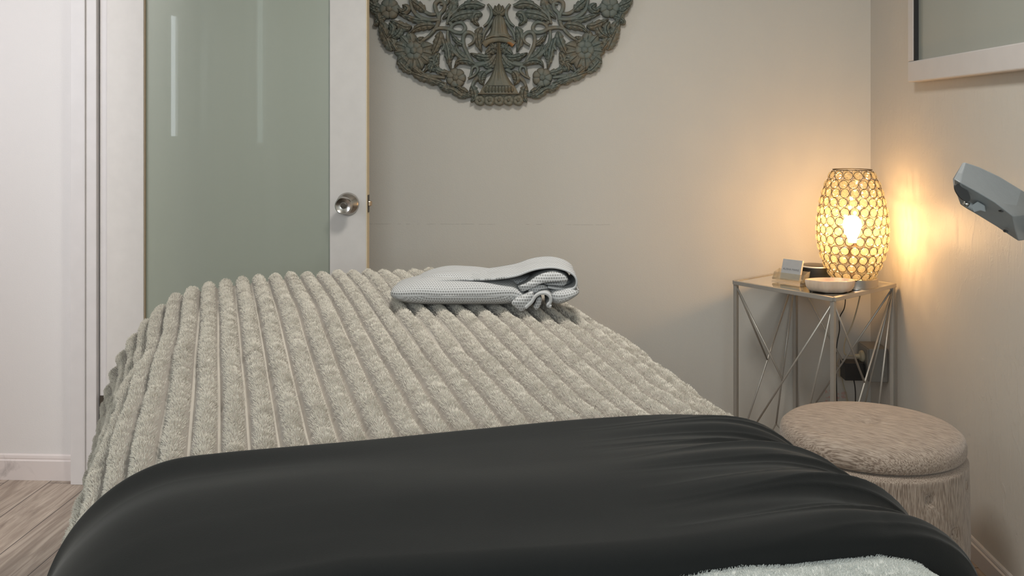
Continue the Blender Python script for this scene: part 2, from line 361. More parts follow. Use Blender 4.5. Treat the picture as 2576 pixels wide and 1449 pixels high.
def surf0(a, u, off=0.0):
    uc = np.minimum(u, UE); w = np.clip((uc-1.25)/(2.3-1.25), 0, 1); w = w*w*(3-2*w)
    v = np.interp(a, PN[0], PN[1][:, 0])*(1-w) + np.interp(a, PF[0], PF[1][:, 0])*w
    z = np.interp(a, PN[0], PN[1][:, 1])*(1-w) + np.interp(a, PF[0], PF[1][:, 1])*w
    zz = z + np.interp(uc, zt[:, 0], zt[:, 1])
    fl = np.clip((uc-2.16)/(UE-2.16), 0, 1); dr = np.clip((-.10-a)/.12, 0, 1); v = v - .022*fl*fl*(3-2*fl)*dr
    # in-section outward normal
    e = .004
    dv = (np.interp(a+e, PN[0], PN[1][:, 0])-np.interp(a-e, PN[0], PN[1][:, 0]))*(1-w)+(np.interp(a+e, PF[0], PF[1][:, 0])-np.interp(a-e, PF[0], PF[1][:, 0]))*w
    dz = (np.interp(a+e, PN[0], PN[1][:, 1])-np.interp(a-e, PN[0], PN[1][:, 1]))*(1-w)+(np.interp(a+e, PF[0], PF[1][:, 1])-np.interp(a-e, PF[0], PF[1][:, 1]))*w
    L = np.sqrt(dv*dv+dz*dz)+1e-9; nv, nz = -dz/L, dv/L
    over = np.maximum(u-UE, 0); phi = np.minimum(over/RE, PI/2*.97)
    du = RE*np.sin(phi); dn = RE*(1-np.cos(phi)) + np.maximum(over-RE*PI/2, 0)
    return bed(uc+du, v-nv*dn, zz-nz*dn)
def normals(fn, a, u):
    e = .003
    A = fn(a+e, u)-fn(a-e, u); B = fn(a, u+e)-fn(a, u-e); N = np.cross(A, B); return N/(np.linalg.norm(N, axis=-1, keepdims=True)+1e-9)
def wavy(a, u):   # gentle sideways sway of the ribs
    return a + .006*vnoise(a*5+3, u*4, 5)
def furfn(a, u):
    P = surf0(a, u); N = normals(surf0, a, u)
    aw = wavy(a, u)
    ph = (aw-.080)/PITCH
    r = np.abs(np.sin(PI*ph))**.85
    lump = .90 + .14*vnoise(ph*.9, u*14, 1) + .07*vnoise(ph*3, u*60, 2)
    h = .0230*r*lump + .0016*vnoise(a*90, u*90, 3)*r + .005*vnoise(a*6, u*5, 8)
    h = h*(1-.5*np.clip((1.262-u)/.03, 0, 1))
    return P + N*h[..., None]
def grid_mesh(name, fn, a0, a1, na, u0, u1, nu, mat, parent=None, uv=True):
    a, u = np.meshgrid(np.linspace(a0, a1, na), np.linspace(u0, u1, nu)); V = fn(a, u).reshape(-1, 3)
    me = bpy.data.meshes.new(name)
    i = np.arange((nu-1)*(na-1)); r = i//(na-1); c = i % (na-1); q = r*na+c
    F = np.stack([q, q+1, q+na+1, q+na], 1)
    me.vertices.add(len(V)); me.vertices.foreach_set('co', V.astype(np.float32).ravel())
    me.loops.add(F.size); me.loops.foreach_set('vertex_index', F.ravel().astype(np.int32))
    me.polygons.add(len(F)); me.polygons.foreach_set('loop_start', (np.arange(len(F))*4).astype(np.int32))
    me.update(calc_edges=True); me.validate()
    if uv:
        l = me.uv_layers.new(name='UVMap'); UVv = np.stack([a, u], -1).reshape(-1, 2).astype(np.float32)
        l.data.foreach_set('uv', UVv[F.ravel()].ravel())
    me.shade_smooth(); me.materials.append(mat)
    o = bpy.data.objects.new(name, me); COL.objects.link(o)
    if parent: o.parent = parent
    return o
def fur_mat(name, c1, c2, seam=None):
    m = NM(name); c = m.n('ShaderNodeTexCoord')
    f = m.noise(c.outputs['Object'], 26, 3, .6); col = m.mix(f, c1, c2)
    if seam:
        sp = m.n('ShaderNodeSeparateXYZ'); m.l(c.outputs['UV'], sp.inputs[0])
        ph = m.math('FRACT', m.math('ADD', m.math('DIVIDE', m.math('SUBTRACT', sp.outputs[0], .080), PITCH), 100.0))
        dd = m.math('MINIMUM', ph, m.math('SUBTRACT', 1.0, ph)); s = m.math('LESS_THAN', dd, .045)
        col = m.mix(s, col, seam)
    m.col(col); m.p(Roughness=.9); m.b.inputs['Specular IOR Level'].default_value = .1
    m.b.inputs['Sheen Weight'].default_value = .25; m.b.inputs['Sheen Roughness'].default_value = .6
    return m.m
M['fur'] = fur_mat('plush_base', (.27, .24, .205, 1), (.32, .285, .245, 1), (.50, .46, .40, 1))  # base cloth darkened: the shade in the rib grooves is put into its colour
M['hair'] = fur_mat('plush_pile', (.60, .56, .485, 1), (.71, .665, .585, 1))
blanket = empty('plush_blanket', tuple(bed(1.8, .35, .78)), 'ribbed beige faux fur blanket covering the bed and hanging over its left side', 'blanket')
def pc(o, par):
    o.parent = par; o.matrix_parent_inverse = MW(par).inverted(); return o
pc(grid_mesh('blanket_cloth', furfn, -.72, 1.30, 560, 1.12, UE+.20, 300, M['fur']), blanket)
def strands(name, fn, n, a0, a1, u0, u1, length, rad, mat, parent, comb=(.0, -.5), keep=None, seed=1, clump=.006):
    r = np.random.default_rng(seed)
    a = r.uniform(a0, a1, n); u = r.uniform(u0, u1, n)
    if keep is not None:
        k_ = keep(a, u, r); a, u = a[k_], u[k_]
    n = len(a)
    P = fn(a, u); N = normals(fn, a, u)
    Ta = fn(a+.002, u)-fn(a-.002, u); Ta /= np.linalg.norm(Ta, axis=1, keepdims=True)+1e-9; Tu = np.cross(N, Ta)
    g1 = vnoise(a*70, u*90, seed+10); g2 = vnoise(a*45+40, u*110, seed+12) + .6*vnoise(a*90, u*230+9, seed+13)
    # clump: neighbouring tips lean to a shared point
    ca = (np.round(a/clump + .35*g2)*clump); cu = (np.round(u/clump + .35*g1)*clump)
    La = np.clip((ca-a), -clump, clump)[:, None]; Lu = np.clip((cu-u), -clump, clump)[:, None]
    l = (length*(.75+.5*r.random(n)))[:, None]
    D = N + Ta*(comb[0]+.30*g1)[:, None] + Tu*(comb[1]*-1+.85*g2)[:, None] + r.normal(0, .10, (n, 3))
    D /= np.linalg.norm(D, axis=1, keepdims=True)
    tip = P + D*l + (Ta*La*.35 + Tu*Lu*.6)
    mid = P + D*l*.5 + N*l*.12 + (Ta*La*.1 + Tu*Lu*.15)
    pts = np.stack([P - N*.001, mid, tip], 1).reshape(-1, 3).astype(np.float32)
    hc = bpy.data.hair_curves.new(name); hc.add_curves([3]*n)
    hc.points.foreach_set('position', pts.ravel())
    rr = np.tile(np.array([rad, rad*.9, rad*.35], dtype=np.float32), n)
    hc.points.foreach_set('radius', rr)
    hc.materials.append(mat)
    o = bpy.data.objects.new(name, hc); COL.objects.link(o); tag(o, kind='stuff')
    pc(o, parent); return o
def keep_fur(a, u, r):
    ph = (wavy(a, u)-.080)/PITCH; s = np.abs(np.sin(PI*ph)); return r.random(len(a)) < np.clip(s*2.0-.75, 0, 1)
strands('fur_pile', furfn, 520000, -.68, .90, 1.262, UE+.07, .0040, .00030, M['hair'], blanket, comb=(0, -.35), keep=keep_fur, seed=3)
# ------------------------------------------------------------------ massage table underneath
tb = empty('massage_table', tuple(bed(1.4, .35, 0)), 'treatment bed hidden beneath the blankets', 'bed')
def obox(mb, u0, u1, v0, v1, z0, z1):
    P = [tuple(bed(u, v, z)) for z in (z0, z1) for (u, v) in ((u0, v0), (u0, v1), (u1, v1), (u1, v0))]
    return mb.add(P, [(0,3,2,1),(4,5,6,7),(0,1,5,4),(1,2,6,5),(2,3,7,6),(3,0,4,7)])
M['vinyl'] = simple('dark_vinyl', (.06, .055, .05, 1), .5); M['wood'] = simple('beech_wood', (.42, .28, .16, 1), .5)
obox(MB(), .10, 2.33, -.04, .72, .62, .695).build('mattress', M['vinyl'], tb, bevel=.02)
obox(MB(), .14, 2.29, -.02, .70, .54, .62).build('bed_frame', M['wood'], tb)
for (u, v) in ((.25, .02), (.25, .64), (2.15, .02), (2.15, .64)):
    obox(MB(), u, u+.05, v, v+.05, 0, .54).build('leg', M['wood'], tb)
# ------------------------------------------------------------------ pale fleece sheet at the near end
M['fleece'] = fur_mat('pale_fleece', (.58, .60, .575, 1), (.68, .70, .67, 1))
def sheetfn(a, u):
    P = surf0(a, u); N = normals(surf0, a, u); return P + N*(.004+.004*vnoise(a*8, u*8, 21)+.0012*vnoise(a*90, u*90, 22))[..., None]
sh = empty('fleece_sheet', tuple(bed(.6, .35, .74)), 'pale grey green fleece sheet showing below the charcoal throw at the bottom right', 'sheet')
pc(grid_mesh('sheet_cloth', sheetfn, -.55, 1.25, 260, .15, 1.09, 150, M['fleece']), sh)
strands('fleece_pile', sheetfn, 150000, .05, 1.05, .72, 1.06, .0026, .00026, M['fleece'], sh, comb=(.2, .2), seed=9, clump=.004)
# ------------------------------------------------------------------ charcoal throw
def throw_mat():
    m = NM('charcoal_fleece'); v = m.coord(); m.col(m.mix(m.noise(v, 14, 3), (.0125, .0138, .0138, 1), (.0165, .0175, .0173, 1)))
    m.p(Roughness=.85); m.b.inputs['Specular IOR Level'].default_value = .15
    m.b.inputs['Sheen Weight'].default_value = .10; m.b.inputs['Sheen Roughness'].default_value = .4; m.b.inputs['Sheen Tint'].default_value = (.9, .88, .85, 1)
    m.bump(m.noise(v, 900, 2), .25, .001); return m.m
M['throw'] = throw_mat()
T0, T1 = .0, 1.0
def throwfn(a, s):
    """s runs over: 0..1 top face from the near edge to the far edge; <0 and >1 roll under"""
    un = .885 + .045*vnoise(a*2.2+7, a*0+.5, 31) + .03*np.clip((.2-a), 0, 1) - .22*np.clip(.12-a, 0, .3) + .10*np.clip(a-.75, 0, .4)
    uf = 1.262 + .008*vnoise(a*3, a*0, 32)
    t = np.clip(s, 0, 1); u = un + (uf-un)*t
    P = surf0(a, u); N = normals(surf0, a, u)
    puff = .029 + .012*np.exp(-((t-.42)/.28)**2)
    rr = .011; edge = np.minimum(t, 1-t)*(uf-un); rd = np.sqrt(np.clip(1-(1-np.clip(edge/.028, 0, 1))**2, 0, 1))
    h = (puff)*rd + .003
    # creases: on the right they fan out along the drape, on the left a few soft ones
    wr = np.clip((a-.42)/.35, 0, 1); wr = wr*wr*(3-2*wr)
    q = t*1.0 - .16*np.clip(a-.5, 0, 1)**1
    h += rd*wr*(.0060*np.sin(q*25+2.1*vnoise(a*2, q*0, 41)+.6) + .0045*vnoise(a*2.4, q*16, 42) + .0022*np.sin(q*61+a*5))
    h += rd*wr*.0050*(1-np.abs(np.sin(q*17+1.7*vnoise(a*2.1, q*3, 45)+a*1.6)))**3 + rd*wr*.0028*(1-np.abs(np.sin(q*31+1.2*vnoise(a*3.1, q*5, 46)-a*2.0)))**3
    wl_ = np.clip((.30-a)/.35, 0, 1)
    h += rd*wl_*(.0035*np.sin((t+a*.35)*21+1.0) * np.clip(vnoise(a*3, t*3, 43)+.5, 0, 1.3))
    h += rd*.0035*vnoise(a*3.2, t*5, 44) + rd*.006*vnoise(a*1.3, t*2.4, 47)
    h += .055*np.clip((a-.72)/.3, 0, 1)*(1-t)**1.5*rd
    P = P + N*h[..., None]
    return P
th = empty('throw_blanket', tuple(bed(1.08, .35, .79)), 'smooth charcoal grey throw laid across the bed in the foreground', 'blanket')
o = pc(grid_mesh('throw_cloth', throwfn, -.66, 1.28, 560, 0, 1, 220, M['throw']), th)
# ------------------------------------------------------------------ folded waffle towel
def waffle_mat():
    m = NM('waffle_cotton'); c = m.n('ShaderNodeTexCoord'); sp = m.n('ShaderNodeSeparateXYZ'); m.l(c.outputs['UV'], sp.inputs[0])
    k_ = PI/.0060
    row = m.math('MULTIPLY', m.math('FLOOR', m.math('DIVIDE', sp.outputs[1], .0060)), .5); a = m.math('ABSOLUTE', m.math('SINE', m.math('MULTIPLY', m.math('ADD', m.math('DIVIDE', sp.outputs[0], .0052), row), PI))); b = m.math('ABSOLUTE', m.math('SINE', m.math('MULTIPLY', sp.outputs[1], k_)))
    pit = m.math('MULTIPLY', a, b); f = m.ramp(pit, [(.38, (0,0,0,1)), (.66, (1,1,1,1))])
    m.col(m.mix(f, (.48, .485, .49, 1), (.27, .27, .265, 1))); m.p(Roughness=.9)
    m.b.inputs['Specular IOR Level'].default_value = .1
    m.bump(m.math('SUBTRACT', 1.0, pit),   .55, .0018); return m.m
M['waffle'] = waffle_mat()
TW = at(1288, 800, 1.93)  # towel reference under its front edge
cy_, sy_ = math.cos(YAW), math.sin(YAW); TS = 1/1210.0
tz0 = .838
tbase = Vector((-1.93*sy_, 1.93*cy_, tz0))
def tl(x, y, z):
    """towel frame: x right, y away, z up"""
    return (tbase.x + x*cy_ - y*sy_, tbase.y + x*sy_ + y*cy_, tz0 + z)
def tz_px(X, Y): return ((X/9.06+1250-1288)*TS, (803-(Y/9.06+660))*TS)
def towel_slab(mb, uvs, x0, x1, y0, y1, z0f, z1f, nx=70, ny=60, px=3.2, pz=2.4, seed=1):
    """rounded cushion: x0..x1, y0..y1, floor and top as functions; wraps round its long edges"""
    n2 = 2*ny
    k0 = len(mb.v); vs = []; fs = []
    for i in range(nx+1):
        s = i/nx*2-1; sx = math.copysign(1-(1-abs(s))**1.6, s); x = (x0+x1)/2 + sx*(x1-x0)/2
        e = (1-abs(sx)**px)**(1/2.2)
        arc = 0.0; last = None
        for j in range(n2):
            ph = 2*PI*j/n2; c, d_ = math.cos(ph), math.sin(ph)
            rr_ = 1/(abs(c)**2.9+abs(d_)**2.9)**(1/2.9); yy = c*rr_; zz = d_*rr_
            y = (y0+y1)/2 - yy*(y1-y0)/2*(.55+.45*e)
            zl, zh = z0f(x, y), z1f(x, y); zc = (zl+zh)/2; z = zc + zz*(zh-zl)/2*e
            nn = float(vnoise(np.array(x*14+seed), np.array(y*14+ph), seed))*.003
            vs.append(tl(x, y, z+nn*(zz > 0))); arc += 0 if last is None else math.hypot(y-last[0], z-last[1]); last = (y, z); uvs.append((x, arc))
    for i in range(nx):
        for j in range(n2): fs.append((i*n2+j, i*n2+(j+1) % n2, (i+1)*n2+(j+1) % n2, (i+1)*n2+j))
    fs += [tuple(range(n2))[::-1], tuple(nx*n2+j for j in range(n2))]
    mb.add(vs, fs)
def towel_sheet(mb, uvs, pts, y0, y1, th_=.0035, n=60, ny=24, curl=0.0, yf=None):
    P = cat(pts, n); T = np.gradient(P, axis=0); T /= np.linalg.norm(T, axis=1, keepdims=True); Nn = np.stack([-T[:, 1], T[:, 0]], 1)
    d_ = np.r_[0, np.cumsum(np.linalg.norm(np.diff(P, axis=0), axis=1))]
    vs = []; fs = []; m = 2*(ny+1)
    for i in range(n):
        ya = y0 + (yf(P[i, 0]) if yf else 0)
        for side in (0, 1):
            for j in range(ny+1):
                jj = j if side == 0 else ny-j
                y = ya+(y1-ya)*jj/ny; off = th_/2*(1 if side == 0 else -1)
                wob = .002*math.sin(jj*.5+i*.15)
                vs.append(tl(P[i, 0]+Nn[i, 0]*off, y, P[i, 1]+Nn[i, 1]*off+wob)); uvs.append((d_[i], y))
    for i in range(n-1):
        for j in range(m): fs.append((i*m+j, i*m+(j+1) % m, (i+1)*m+(j+1) % m, (i+1)*m+j))
    fs += [tuple(range(m))[::-1], tuple((n-1)*m+j for j in range(m))]
    mb.add(vs, fs)
mb = MB(); uv = []
X = lambda px: (px-1288)*TS
sst = lambda t: max(0, min(1, t))**2*(3-2*max(0, min(1, t)))
# lower front fold
towel_slab(mb, uv, X(982), X(1340), 0, .19, lambda x, y: .002 + .004*sst((X(1080)-x)/.08) , lambda x, y: .046+.010*sst((x-X(990))/.08)-.018*sst((x-X(1285))/.04), px=6, seed=2)
# upper back fold
towel_slab(mb, uv, X(1040), X(1440), .045, .215, lambda x, y: .02, lambda x, y: .060+.004*sst((x-X(1250))/.12)+.006*math.sin((x-X(1040))*22)*sst(y/.12), px=4, seed=5)
# outer sheet wrapping round the right end
pts = [tz_px(*p) for p in ((-1450, 745), (-900, 720), (-300, 650), (150, 590), (480, 545), (760, 460), (1000, 410), (1300, 385), (1560, 430), (1740, 530), (1800, 660), (1760, 800), (1600, 860), (1350, 850), (1150, 830))]
towel_sheet(mb, uv, pts, .012, .165, .004, 90, 26, yf=lambda x: .022*sst((X(1290)-x)/.12))
# inner rolled layer
def towel_prism(mb, uvs, pts, y0, y1, bulge=.012):
    P = cat(list(pts)+[pts[0]], 61)[:-1]; c = P.mean(0); m = len(P); vs = []; rings = [(.02, -bulge), (.35, -bulge*.93), (.65, -bulge*.72), (.85, -bulge*.42), (.96, -bulge*.12), (1, .004), (1, y1-y0)]
    for s_, dy in rings:
        for p in P: q = c+(p-c)*s_; vs.append(tl(q[0], y0+dy, q[1])); uvs.append((q[0]+.4, q[1]+(dy if dy > .01 else 0)))
    fs = [(i*m+k_, i*m+(k_+1) % m, (i+1)*m+(k_+1) % m, (i+1)*m+k_) for i in range(len(rings)-1) for k_ in range(m)] + [tuple(range(m))[::-1], tuple((len(rings)-1)*m+k_ for k_ in range(m))]
    mb.add(vs, fs)
towel_prism(mb, uv, [tz_px(*p) for p in ((470, 800), (700, 700), (900, 560), (1100, 480), (1300, 455), (1500, 520), (1600, 610), (1610, 680), (1500, 650), (1380, 690), (1220, 700), (1050, 725), (900, 780), (740, 860), (560, 920))], .014, .20)
towel_prism(mb, uv, [tz_px(*p) for p in ((1030, 745), (1250, 715), (1420, 705), (1560, 690), (1600, 740), (1500, 815), (1300, 800), (1130, 785))], .024, .20, .006)
# bottom roll at the right
towel_slab(mb, uv, tz_px(1130, 0)[0], tz_px(1880, 0)[0], -.004, .20, lambda x, y: .004+.018*sst((x-X(1400))/.05), lambda x, y: tz_px(0, 835)[1], nx=50, ny=40, px=3, seed=8)
# s-shaped curl and the small crumple
pts = [tz_px(*p) for p in ((640, 1230), (780, 1120), (870, 980), (980, 900), (1110, 890), (1190, 960), (1200, 1080), (1140, 1190), (1220, 1215))]
towel_sheet(mb, uv, pts, -.012, .10, .0065, 50, 16)
towel_prism(mb, uv, [tz_px(*p) for p in ((430, 1030), (620, 960), (800, 890), (830, 1000), (780, 1160), (660, 1270), (540, 1330), (440, 1260), (330, 1150))], -.004, .12, .007)
towel_prism(mb, uv, [tz_px(*p) for p in ((860, 1150), (900, 1040), (960, 990), (1010, 1050), (1000, 1160), (950, 1250), (880, 1300), (820, 1230))], -.002, .10, .005)
towel_prism(mb, uv, [tz_px(*p) for p in ((700, 880), (860, 790), (1040, 770), (1160, 830), (1020, 860), (860, 960), (760, 980))], .012, .15, .004)
mb.uv = uv
tw = mb.build('folded_towel', M['waffle'], smooth=True)
tag(tw, 'folded pale grey waffle weave towel lying at the far end of the bed', 'towel')
# ------------------------------------------------------------------ carved round wall panel
def wood_mat(br=0):
    m = NM('weathered_green_wood' if not br else 'weathered_brown_green_wood'); v = m.coord(); f = m.noise(v, 14, 4, .6); g = m.noise(m.coord(scale=(1, 1, 3)), 60, 3, .6)
    c = m.ramp(f, [(.3, (.12, .15, .135, 1)), (.47, (.165, .18, .155, 1)), (.60, (.20, .165, .115, 1)), (.75, (.14, .175, .165, 1))])
    c = m.mix(m.math('MULTIPLY', g, .5), c, (.085, .10, .088, 1))
    if br: c = m.mix(.35, c, (.22, .17, .10, 1))
    ch = m.ramp(m.noise(v, 9, 2), [(.735, (0,0,0,1)), (.75, (1,1,1,1))]); c = m.mix(ch, c, (.33, .15, .05, 1))
    m.col(c); m.p(Roughness=.6); m.b.inputs['Specular IOR Level'].default_value = .35; m.bump(g, .3, .002); return m.m
M['carve'] = wood_mat(); M['carve2'] = wood_mat(1)
cc = at(1256, -72, YB); KS = (YB/FPX)/4.83*1.0
CB = YB - .012       # back plane of the carving
def cpt(zx, zy, h): return (cc.x + (zx-266)*KS, CB-h, cc.z - (zy+348)*KS)
def leaf(mb, pts, w, h=.016, serr=0, n=26, flip=0, base=.012, veins=True):
    w *= 1.2
    P = cat(pts, n); T = np.gradient(P, axis=0); T /= np.linalg.norm(T, axis=1, keepdims=True)+1e-9; Nn = np.stack([-T[:, 1], T[:, 0]], 1)
    prof = ((-1, .0), (-.55, .75), (-.12, 1.0), (0, .55), (.12, 1.0), (.55, .75), (1, .0)); K = len(prof); vs = []; fs = []
    for i in range(n):
        t_ = i/(n-1); ww = w/2*(math.sin(PI*min(1, t_**.75*.97+.03))**.75+.05)
        if serr:
            sa = ((t_*serr) % 1); ww *= .72+.34*sa
        for (o_, hh) in prof:
            q = P[i]+Nn[i]*ww*o_; gro = .0028*math.sin(t_*30+abs(o_)*4) if veins else 0
            vs.append(cpt(q[0], q[1], base*.6+h*(.35+.65*hh)*(.75+.25*math.sin(PI*t_))+gro*(abs(o_) > .3)))
        for o_ in (-1, 1):
            q = P[i]+Nn[i]*ww*o_; vs.append(cpt(q[0], q[1], 0))
    m = K+2
    for i in range(n-1):
        a, b = i*m, (i+1)*m
        for j in range(K-1): fs.append((a+j, a+j+1, b+j+1, b+j))
        fs += [(a+K, a, b, b+K), (a+K-1, a+K+1, b+K+1, b+K-1)]
    fs += [tuple([K]+list(range(K))+[K+1]), tuple((n-1)*m+x for x in [K+1]+list(range(K))[::-1]+[K])]
    mb.add(vs, fs)
def vine(mb, pts, w, h=.018, n=None, base=0, taper=True):
    if taper: w *= 1.12
    n = n or max(12, len(pts)*7); P = cat(pts, n); T = np.gradient(P, axis=0); T /= np.linalg.norm(T, axis=1, keepdims=True)+1e-9; Nn = np.stack([-T[:, 1], T[:, 0]], 1)
    prof = ((-1, 0), (-1, .78), (-.55, 1), (.55, 1), (1, .78), (1, 0)); K = 6; vs = []; fs = []
    for i in range(n):
        t_ = i/(n-1); ww = w/2*((.55+.45*math.sin(PI*min(1, .15+t_*.8))) if taper else 1)
        for o_, hh in prof: q = P[i]+Nn[i]*ww*o_; vs.append(cpt(q[0], q[1], base+h*hh*(1+.12*math.sin(i*.4))))
    for i in range(n-1):
        for j in range(K-1): fs.append((i*K+j, i*K+j+1, (i+1)*K+j+1, (i+1)*K+j))
    fs += [tuple(range(K)), tuple((n-1)*K+j for j in range(K))[::-1]]
    mb.add(vs, fs)
def flower(mb, cx_, cy2, r, npet=6, h=.024, core=.30, rot=0, span=None, depth=.13):
    n = npet*14; R_ = 7; vs = [cpt(cx_, cy2, h*.8)]; fs = []
    for i in range(1, R_+1):
        q = i/R_
        for k_ in range(n):
            an = 2*PI*k_/n+rot; pet = abs(math.cos(npet*an/2)); rad = r*q*(1-depth*(1-pet**.4)*q)
            hh = h*(.72+.22*math.sin(q*PI*.9))*(.88+.12*pet**.35) - .006*(q > .97)
            vs.append(cpt(cx_+rad*math.cos(an), cy2+rad*math.sin(an), hh))
    for k_ in range(n): fs.append((0, 1+k_, 1+(k_+1) % n))
    for i in range(R_-1):
        for k_ in range(n): a = 1+i*n; fs.append((a+k_, a+n+k_, a+n+(k_+1) % n, a+(k_+1) % n))
    a = 1+(R_-1)*n; b = len(vs)
    for k_ in range(n):
        x, y, z = vs[a+k_]; vs.append((x, CB, z))
    for k_ in range(n): fs.append((a+k_, b+k_, b+(k_+1) % n, a+(k_+1) % n))
    mb.add(vs, fs)
    # domed core with a cut cross
    vs = []; fs = []; n = 24; rc = r*core
    for i in range(6):
        q = i/5*PI/2
        for k_ in range(n):
            an = 2*PI*k_/n; cr = .0022 if (k_ % 6 == 0) else 0
            vs.append(cpt(cx_+rc*math.cos(q)*math.cos(an), cy2+rc*math.cos(q)*math.sin(an), h*.9+.0085*math.sin(q)-cr*math.cos(q)))
    for i in range(5):
        for k_ in range(n): fs.append((i*n+k_, i*n+(k_+1) % n, (i+1)*n+(k_+1) % n, (i+1)*n+k_))
    mb.add(vs, fs)
LEAVES = [  # spine, width, serrations
 ([(935,470),(900,600),(880,720),(850,850)],85,5), ([(975,390),(1000,500),(1040,590),(1090,690)],100,4), ([(1050,320),(1150,320),(1260,350),(1350,420)],90,4),
 ([(1130,262),(1260,250),(1380,215),(1490,180)],70,6), ([(1320,330),(1400,330),(1500,290),(1590,250)],90,3), ([(1450,330),(1480,400),(1520,440),(1590,470)],80,0),
 ([(1000,640),(1040,720),(1030,800),(980,860)],80,3), ([(560,170),(660,180),(780,210),(890,280)],105,4), ([(450,90),(560,60),(680,80),(780,140)],95,3), ([(790,-20),(820,60),(860,150),(960,240)],95,4),
 ([(1170,150),(1230,90),(1290,40),(1350,-20)],95,4), ([(345,690),(430,710),(530,690),(615,650)],85,3), ([(620,730),(710,690),(770,620),(800,540)],95,4), ([(1320,890),(1200,935),(1060,975),(920,1015)],95,7),
 ([(680,1200),(760,1150),(850,1090),(960,1105)],80,4), ([(1575,620),(1630,500),(1680,380),(1720,260)],110,8), ([(600,1050),(570,1110),(570,1190),(605,1250)],95,4), ([(430,870),(470,920),(480,980),(450,1040)],85,0),
 ([(300,690),(350,780),(410,820),(460,815)],80,0), ([(270,560),(330,600),(400,650),(440,680)],90,0), ([(265,600),(300,600),(360,600),(380,630)],50,0), ([(470,330),(520,420),(520,520),(480,640)],90,4),
 ([(470,180),(540,190),(560,260),(500,320)],90,3), ([(1440,60),(1380,110),(1430,150),(1500,110)],70,0), ([(860,900),(960,880),(1040,850),(1110,870)],75,3), ([(1100,880),(1080,800),(1020,760),(1000,700)],70,3),
 ([(640,1130),(720,1100),(760,1060),(800,1050)],70,2), ([(1640,210),(1720,240),(1770,290),(1730,310)],75,2), ([(1700,100),(1790,70),(1850,30),(1870,-20)],90,4), ([(1690,150),(1760,160),(1800,130),(1850,90)],70,3),
 ([(470,500),(400,520),(340,560),(300,640)],45,0), ([(1180,460),(1230,500),(1250,470),(1210,520)],70,0), ([(560,790),(660,750),(760,760),(810,830)],70,0), ([(1500,720),(1440,800),(1380,860),(1290,900)],90,5),
 ([(690,560),(760,520),(820,450),(850,400)],60,3), ([(1600,280),(1560,350),(1580,430),(1640,480)],80,3), ([(880,520),(830,610),(840,700),(880,760)],60,3), ([(1150,740),(1060,760),(1130,820),(1180,880)],70,2),
 ([(960,-60),(1040,-90),(1120,-100),(1200,-60)],90,4), ([(480,-60),(580,-90),(680,-80),(760,-20)],95,4), ([(1420,-180),(1340,-140),(1260,-150),(1180,-200)],100,4), ([(620,-200),(720,-160),(820,-190),(900,-250)],100,4),
 ([(1000,-200),(1060,-250),(1140,-270),(1220,-250)],90,3), ([(1700,-40),(1760,-140),(1800,-240),(1800,-340)],110,6)]
VINES = [
 ([(310,680),(360,730),(440,770),(540,790),(650,770),(740,750)],52), ([(560,780),(700,720),(800,640),(860,560),(885,470),(885,380)],46), ([(1070,370),(980,345),(880,355),(790,395),(710,400),(675,345),(715,285),(790,290),(850,330)],42),
 ([(590,760),(650,650),(690,560),(700,470),(670,405),(605,405),(560,460),(580,520),(640,560)],42), ([(990,260),(985,180),(930,110),(930,45),(985,10),(1040,50),(1035,120),(1000,200),(1010,290),(1060,380),(1130,450),(1200,500)],44),
 ([(990,245),(1120,245),(1230,210),(1310,130),(1340,30)],46), ([(1030,180),(1110,175),(1190,120),(1230,50)],40), ([(400,60),(360,120),(355,190),(390,270),(450,330)],36), ([(340,250),(390,330),(440,410),(460,500)],34), ([(440,80),(560,40),(660,60),(760,120),(860,200),(900,300)],40),
 ([(350,850),(430,890),(510,940),(570,1000),(600,1070)],44), ([(640,960),(570,920),(520,860),(540,815),(585,830),(600,890),(620,940)],32), ([(890,260),(840,310),(870,360),(930,350)],40), ([(950,480),(930,560),(960,620)],36),
 ([(1250,700),(1180,690),(1110,700),(1060,660)],40), ([(1380,420),(1340,460),(1320,520)],50), ([(920,950),(1060,930),(1180,910)],36), ([(1430,150),(1480,110),(1560,100)],40), ([(870,-40),(900,40),(980,60)],40), ([(1340,30),(1330,-80),(1250,-160),(1130,-170),(1060,-100),(1100,-30)],44),
 ([(660,60),(600,-40),(640,-150),(740,-220)],44), ([(880,260),(850,120),(800,0),(780,-120)],36), ([(480,-20),(420,-140),(440,-260),(520,-340)],44), ([(1600,110),(1560,-30),(1500,-140),(1440,-240)],44)]
FL = [(790, 950, 122, 7), (1600, 110, 128, 6)]
def both(pts, mir): return [((532-p[0]) if mir else p[0], p[1]) for p in pts]
def vert(pts, up): return [(p[0], (-696-p[1]) if up else p[1]) for p in pts]
panel = empty('carved_wall_panel', (cc.x, YB, cc.z), 'round pierced wooden wall carving painted weathered grey green with flowers and a bell', 'wall decoration')
lv = MB(); vn = MB()
